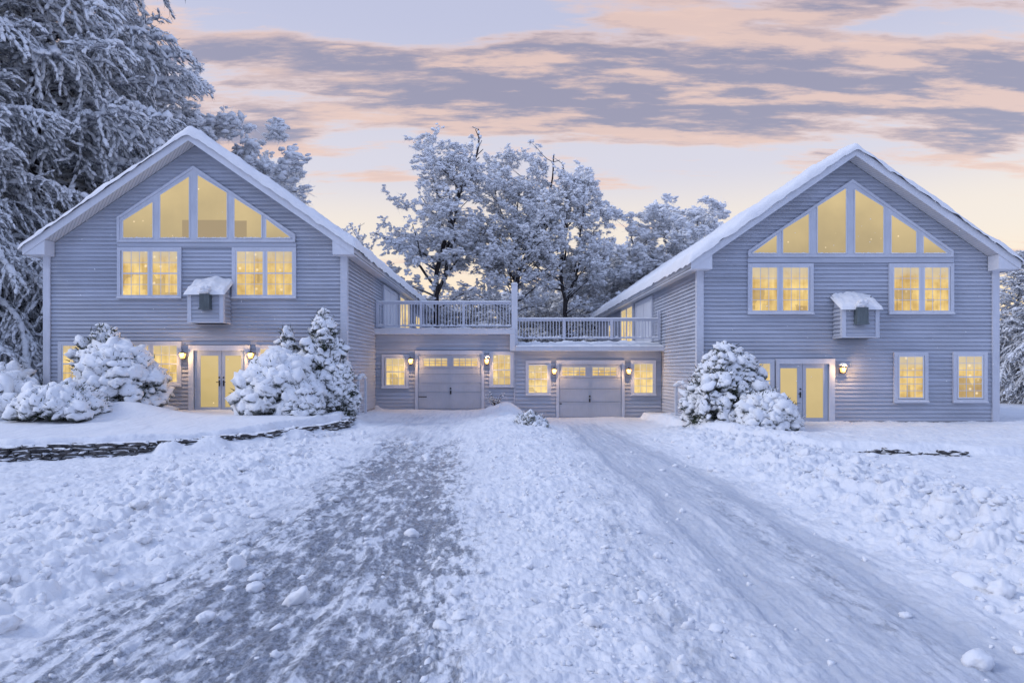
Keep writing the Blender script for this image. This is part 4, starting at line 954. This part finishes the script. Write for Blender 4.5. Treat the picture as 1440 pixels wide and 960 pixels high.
shrub_px('snowy_shrub', 'large spreading snow-covered shrub at the inner corner of the right house', 962, 1082, 487, 598, 22.6, 10, n=1200, puff=(.06, .17), cone=.22, ragged=.26, spikes=1.3)
shrub_px('snowy_shrub', 'small rounded snow-capped shrub below the right house french doors', 1031, 1123, 553, 605, 21.4, 11, n=380, puff=(.09, .2), ragged=.07)

def twig_plant(name, label, px, py, D, hgt, spread, n, seed, snowy_=True):
    x, z = X(px, D), Z(py, D); z = min(z, gz(x, D) + .05); rg = np.random.RandomState(seed); r = empty(name, (x, D, z)); tag(r, label, 'plant'); S = [[], [], [], []]; A = []
    for i in range(n):
        a = rg.uniform(0, 2 * np.pi); d = unit(np.array([math.cos(a) * spread, math.sin(a) * spread, 1.])); p = np.array([0, 0, -.1]); m = 6; st = (hgt + .1) * rg.uniform(.7, 1.2) / m
        for j in range(m):
            d = unit(d + np.array([math.cos(a) * .18 * spread, math.sin(a) * .18 * spread, -.10 * spread]) + rg.normal(0, .07, 3)); q = p + d * st; S[0].append(p); S[1].append(q); S[2].append(.010); S[3].append(.007)
            if j > 1 and rg.rand() < .7: A.append(q)
            p = q
    V, T = seg_tubes(*S, 4); np_mesh('stems', V, T, M['bark'], r)
    A = np.array(A); k = len(A); V, T = scatter(A, basis(rg.normal(size=(k, 3)) * [1, 1, .3], rg), rg.uniform(.02, .055, (k, 1)) * np.array([[1.3, 1, .7]]), PUF1, PF1, rg); np_mesh('snow_pads', V, T, M['shrub'], r)
    i = rg.randint(0, k, k * 4); V, T = blades(A[i], rg.normal(size=(k * 4, 3)), rg.uniform(.04, .12, k * 4), np.full(k * 4, .02), rg); np_mesh('leaves', V, T, M['leaf'], r, smooth=False)
twig_plant('garden_plant', 'dark upright little plant against the wall under the left garage window', 697, 566, 28.6, .62, .3, 16, 1)
twig_plant('garden_plant', 'small tuft of bare twigs on the snow mound between the driveways', 731, 594, 24.6, .34, 1.0, 40, 2)
shrub_px('snowy_shrublet', 'small snowy twiggy shrublet on the near right side of the mound between the driveways', 722, 769, 583, 617, 22.2, 21, n=240, puff=(.05, .12), ragged=.3, spikes=1.2)

# arbour posts by the side walls
def arbour(label, posts, D0, ztop, zbot, capw=.09):
    r = empty('garden_arbour', (X(posts[0][0], posts[0][1]), posts[0][1], zbot)); tag(r, label, 'arbour', 'white garden arbours beside the side walls')
    for (px_, D) in posts:
        x = X(px_, D); MB().box(x - .045, x + .045, D - .045, D + .045, zbot - .3, ztop).build('post', M['white'], r)
    (a, Da), (b, Db) = posts[0], posts[-1]
    p0 = Vector((X(a, Da), Da, ztop + .03)); p1 = Vector((X(b, Db), Db, ztop + .03)); n = 6
    rl = MB()
    for i in range(n):
        t0, t1 = i / n, (i + 1) / n; q0 = p0.lerp(p1, t0); q1 = p0.lerp(p1, t1); q0.z += .14 * math.sin(math.pi * t0); q1.z += .14 * math.sin(math.pi * t1); rl.tube(q0, q1, .035, .035, 6)
    rl.build('arched_rail', M['white'], r)
    ln = MB()
    for i in range(1, 6):
        zz = zbot + (ztop - zbot) * i / 6; ln.tube((p0.x, p0.y, zz), (p1.x, p1.y, zz), .013, .013, 4)
    ln.build('lattice', M['white'], r)
    rg = np.random.RandomState(9); m = 16; t = rg.rand(m); P = np.array([[*(p0.lerp(p1, k))] for k in t]); P[:, 2] += .05 + .14 * np.sin(np.pi * t)
    V, T = scatter(P, np.tile(np.eye(3), (m, 1, 1)), rg.uniform(.04, .08, (m, 1)) * np.array([[1.2, 1.2, .7]]), PUF2, PF2, rg); np_mesh('arbour_snow', V, T, M['snow'], r); settle(r)
arbour('slim white arbour with snow on top beside the left house side wall', [(504, 24.6), (514, 25.6)], 24.6, 1.52, .2)
arbour('white snow-capped arbour post beside the right house side wall, left of the big shrub', [(951, 24.6), (966, 23.6)], 24.6, 1.28, -.1)

# ------------------------------------------------------------------ loose snow clods and flakes
def clod_field():
    rg = np.random.RandomState(5); n = 3000
    D = np.exp(rg.uniform(math.log(4.2), math.log(20), n)); side = rg.rand(n)
    x = np.where(side < .42, rg.normal(5.7 + .04 * D, 1.1), np.where(side < .76, rg.normal(-4.9, 1.5, n), rg.normal(.6, .75, n)))
    s = rg.gamma(1.3, .017, n) * np.where(side < .42, 1.25, np.where(side < .76, 1.15, .62)) + .006; s = np.minimum(s, .11)
    z, dr, ter, _ = ground_h(x, D); ok = (ter < .1)
    P = np.stack([x, D, z + s * .25], -1)[ok]; s = s[ok]; m = len(P)
    sc = s[:, None] * np.stack([rg.uniform(.8, 1.5, m), rg.uniform(.7, 1.2, m), rg.uniform(.45, .85, m)], -1); B = basis(rg.normal(size=(m, 3)) * [1, 1, .4], rg)
    big = s > .04; V, T = join([scatter(P[big], B[big], sc[big], PUF4, PF3, rg), scatter(P[~big], B[~big], sc[~big], PUF2, PF2, rg)])
    o = np_mesh('snow_clods', V, T, M['snow']); tag(o, 'loose clods of ploughed snow strewn along the driveway', 'snow', kind='stuff')
    n = 130; D = rg.uniform(15, 23, n); px = np.where(rg.rand(n) < .5, rg.uniform(70, 480, n), rg.uniform(990, 1400, n)); py = rg.uniform(270, 540, n); P = np.stack([(px - CX) * D / F, D, CAMZ + (CY - py) * D / F], -1)
    V, T = scatter(P, basis(rg.normal(size=(n, 3)), rg), rg.uniform(.006, .014, (n, 1)) * np.ones((1, 3)), PUF1, PF1, rg)
    o = np_mesh('falling_snowflakes', V, T, M['snow']); tag(o, 'sparse tiny snowflakes drifting in the air before the houses', 'snowflakes', kind='stuff')
clod_field()

for root in (LH, RH, GL, GR): settle(root)

# ------------------------------------------------------------------ world
w = bpy.data.worlds.new('World'); scene.world = w; w.use_nodes = True; nt = w.node_tree
for n in list(nt.nodes): nt.nodes.remove(n)
out = nd(nt, 'ShaderNodeOutputWorld'); tc = nd(nt, 'ShaderNodeTexCoord'); dirv = tc.outputs['Generated']
sep = nd(nt, 'ShaderNodeSeparateXYZ'); nt.links.new(dirv, sep.inputs[0]); dx, dy, dz_ = sep.outputs
SUN_EL, SUN_AZ = R(36), R(-100)      # the brighter part of the cloud cover, to the left
sky = nd(nt, 'ShaderNodeTexSky'); sky.sky_type = 'NISHITA'; sky.sun_disc = False; sky.sun_elevation = SUN_EL; sky.sun_rotation = SUN_AZ; sky.altitude = 100; sky.air_density = 1.2; sky.dust_density = 1.5; sky.ozone_density = 2.5
def ramp(v, stops, interp='EASE'):
    r = nd(nt, 'ShaderNodeValToRGB'); r.color_ramp.interpolation = interp; e = r.color_ramp.elements
    while len(e) < len(stops): e.new(.5)
    for k, (p, c) in zip(e, stops): k.position = p; k.color = (*c, 1)
    nt.links.new(v, r.inputs[0]); return r.outputs[0]
# clear-air colour by elevation, warm towards the sunset, blue overhead and opposite
warm = ramp(dz_, [(0, (1.0, .70, .42)), (.08, (1.05, .82, .56)), (.19, (.95, .82, .69)), (.28, (.74, .70, .77)), (.47, (.56, .57, .74)), (.75, (.44, .575, .97)), (1, (.44, .575, .97))])
cool = ramp(dz_, [(0, (.54, .57, .84)), (.15, (.50, .56, .88)), (.35, (.45, .56, .93)), (1, (.44, .575, .97))])
azf = mapr(nt, dy, -.35, .75, 0, 1, True)
clear = mixc(nt, azf, cool, warm)
# cloud deck: flat layer seen in perspective
inv = mth(nt, 'DIVIDE', 1.0, mth(nt, 'ADD', mth(nt, 'MAXIMUM', dz_, 0.0), .10))
cmb = nd(nt, 'ShaderNodeCombineXYZ'); nt.links.new(mth(nt, 'MULTIPLY', dx, inv), cmb.inputs[0]); nt.links.new(mth(nt, 'MULTIPLY', dy, inv), cmb.inputs[1])
cp = scalev(nt, cmb.outputs[0], (.62, 1.55, 1))
n1 = noise(nt, cp, 1.15, 8, .58); n2 = noise(nt, scalev(nt, cmb.outputs[0], (.6, 2.0, 1)), 2.6, 9, .62)
dens = mth(nt, 'ADD', mth(nt, 'MULTIPLY', mth(nt, 'SUBTRACT', n1, .5), .85), mth(nt, 'ADD', mth(nt, 'MULTIPLY', mth(nt, 'SUBTRACT', n2, .5), .95), .5))
# the heavy bank to the right and the middle, thin elsewhere
azn = mth(nt, 'DIVIDE', dx, mth(nt, 'MAXIMUM', dy, .05)); eln = mth(nt, 'DIVIDE', dz_, mth(nt, 'MAXIMUM', dy, .05))
def gauss(v, c, s_): 
    t = mth(nt, 'DIVIDE', mth(nt, 'SUBTRACT', v, c), s_); return mth(nt, 'POWER', 2.718, mth(nt, 'MULTIPLY', mth(nt, 'MULTIPLY', t, t), -1))
b1 = mth(nt, 'MULTIPLY', gauss(eln, .395, .065), mapr(nt, azn, -.38, .12, .12, 1.0, True))
b6 = mth(nt, 'MULTIPLY', gauss(eln, .43, .13), .42)
b2 = mth(nt, 'MULTIPLY', gauss(eln, .545, .03), mapr(nt, azn, .25, .6, 0, .9, True))
b3 = mth(nt, 'MULTIPLY', gauss(eln, .34, .025), mapr(nt, azn, -.5, -.1, .7, .0, True))
b4 = mth(nt, 'MULTIPLY', gauss(eln, .465, .025), mapr(nt, azn, -.5, .05, .85, .2, True))
b5 = mth(nt, 'MULTIPLY', gauss(eln, .17, .02), mapr(nt, azn, .5, .7, .0, .7, True))
bias = b1
for b_ in (b2, b3, b4, b5, b6): bias = mth(nt, 'ADD', bias, b_)
dens = mth(nt, 'ADD', dens, mth(nt, 'MULTIPLY', mth(nt, 'SUBTRACT', bias, .20), .30))
cov = mapr(nt, dens, .52, .66, 0, 1, True); core = mapr(nt, dens, .555, .72, 0, 1, True)
off = nd(nt, 'ShaderNodeMapping'); off.inputs['Location'].default_value = (0, .16, 0); nt.links.new(cp, off.inputs['Vector'])
off2 = nd(nt, 'ShaderNodeMapping'); off2.inputs['Location'].default_value = (0, .26, 0); off2.inputs['Scale'].default_value = (.6, 2.0, 1); nt.links.new(cmb.outputs[0], off2.inputs['Vector'])
below = mth(nt, 'ADD', mth(nt, 'MULTIPLY', noise(nt, off.outputs[0], 1.15, 8, .58), .55), mth(nt, 'MULTIPLY', noise(nt, off2.outputs[0], 2.6, 9, .62), .45))
rawd = mth(nt, 'ADD', mth(nt, 'MULTIPLY', n1, .55), mth(nt, 'MULTIPLY', n2, .45))
under_lit = mapr(nt, mth(nt, 'SUBTRACT', rawd, below), -.01, .07, 0, 1, True)
body = mth(nt, 'MULTIPLY', core, mth(nt, 'SUBTRACT', 1.0, mth(nt, 'MULTIPLY', under_lit, .8)))
cc = mixc(nt, body, (.96, .65, .50), (.31, .28, .375))
cc = mixc(nt, mapr(nt, dz_, .45, .8), cc, (.52, .58, .90))
cc = mixc(nt, azf, (.60, .63, .92), cc)
skyc = mixc(nt, mth(nt, 'MULTIPLY', cov, .92), clear, cc)
b0 = nd(nt, 'ShaderNodeBackground'); nt.links.new(sky.outputs[0], b0.inputs[0]); b0.inputs[1].default_value = .03
b1_ = nd(nt, 'ShaderNodeBackground'); nt.links.new(skyc, b1_.inputs[0]); b1_.inputs[1].default_value = .95
ad = nd(nt, 'ShaderNodeAddShader'); nt.links.new(b0.outputs[0], ad.inputs[0]); nt.links.new(b1_.outputs[0], ad.inputs[1]); nt.links.new(ad.outputs[0], out.inputs[0])
w.cycles.sampling_method = 'AUTOMATIC'
# soft low sun glow through cloud
sd = bpy.data.lights.new('sun', 'SUN'); sd.energy = 1.2; sd.angle = R(18); sd.color = (.96, .96, 1.0)
so = bpy.data.objects.new('sun', sd); col.objects.link(so)
el = SUN_EL; az = SUN_AZ; v = Vector((math.sin(az) * math.cos(el), math.cos(az) * math.cos(el), math.sin(el)))
so.rotation_euler = (-v).to_track_quat('-Z', 'Y').to_euler(); so.location = (0, 20, 30)

# ------------------------------------------------------------------ camera
cd = bpy.data.cameras.new('camera'); cd.sensor_width = 36; cd.lens = 36 * F / 1440; cd.shift_x = (720 - CX) / 1440; cd.shift_y = (CY - 480) / 1440; cd.clip_end = 5000; cd.clip_start = .05
co = bpy.data.objects.new('camera', cd); col.objects.link(co); co.location = (0, 0, CAMZ); co.rotation_euler = (R(90), 0, 0); scene.camera = co
scene.view_settings.view_transform = 'Standard'; scene.view_settings.look = 'None'; scene.view_settings.exposure = -0.10; scene.view_settings.gamma = 1.0; scene.view_settings.use_curve_mapping = False
scene.render.engine = 'CYCLES'; cy = scene.cycles; cy.use_denoising = True; cy.max_bounces = 5; cy.diffuse_bounces = 3; cy.glossy_bounces = 2; cy.use_adaptive_sampling = True; cy.adaptive_threshold = .02
print('faces', sum(len(o.data.polygons) for o in scene.objects if o.type == 'MESH'))
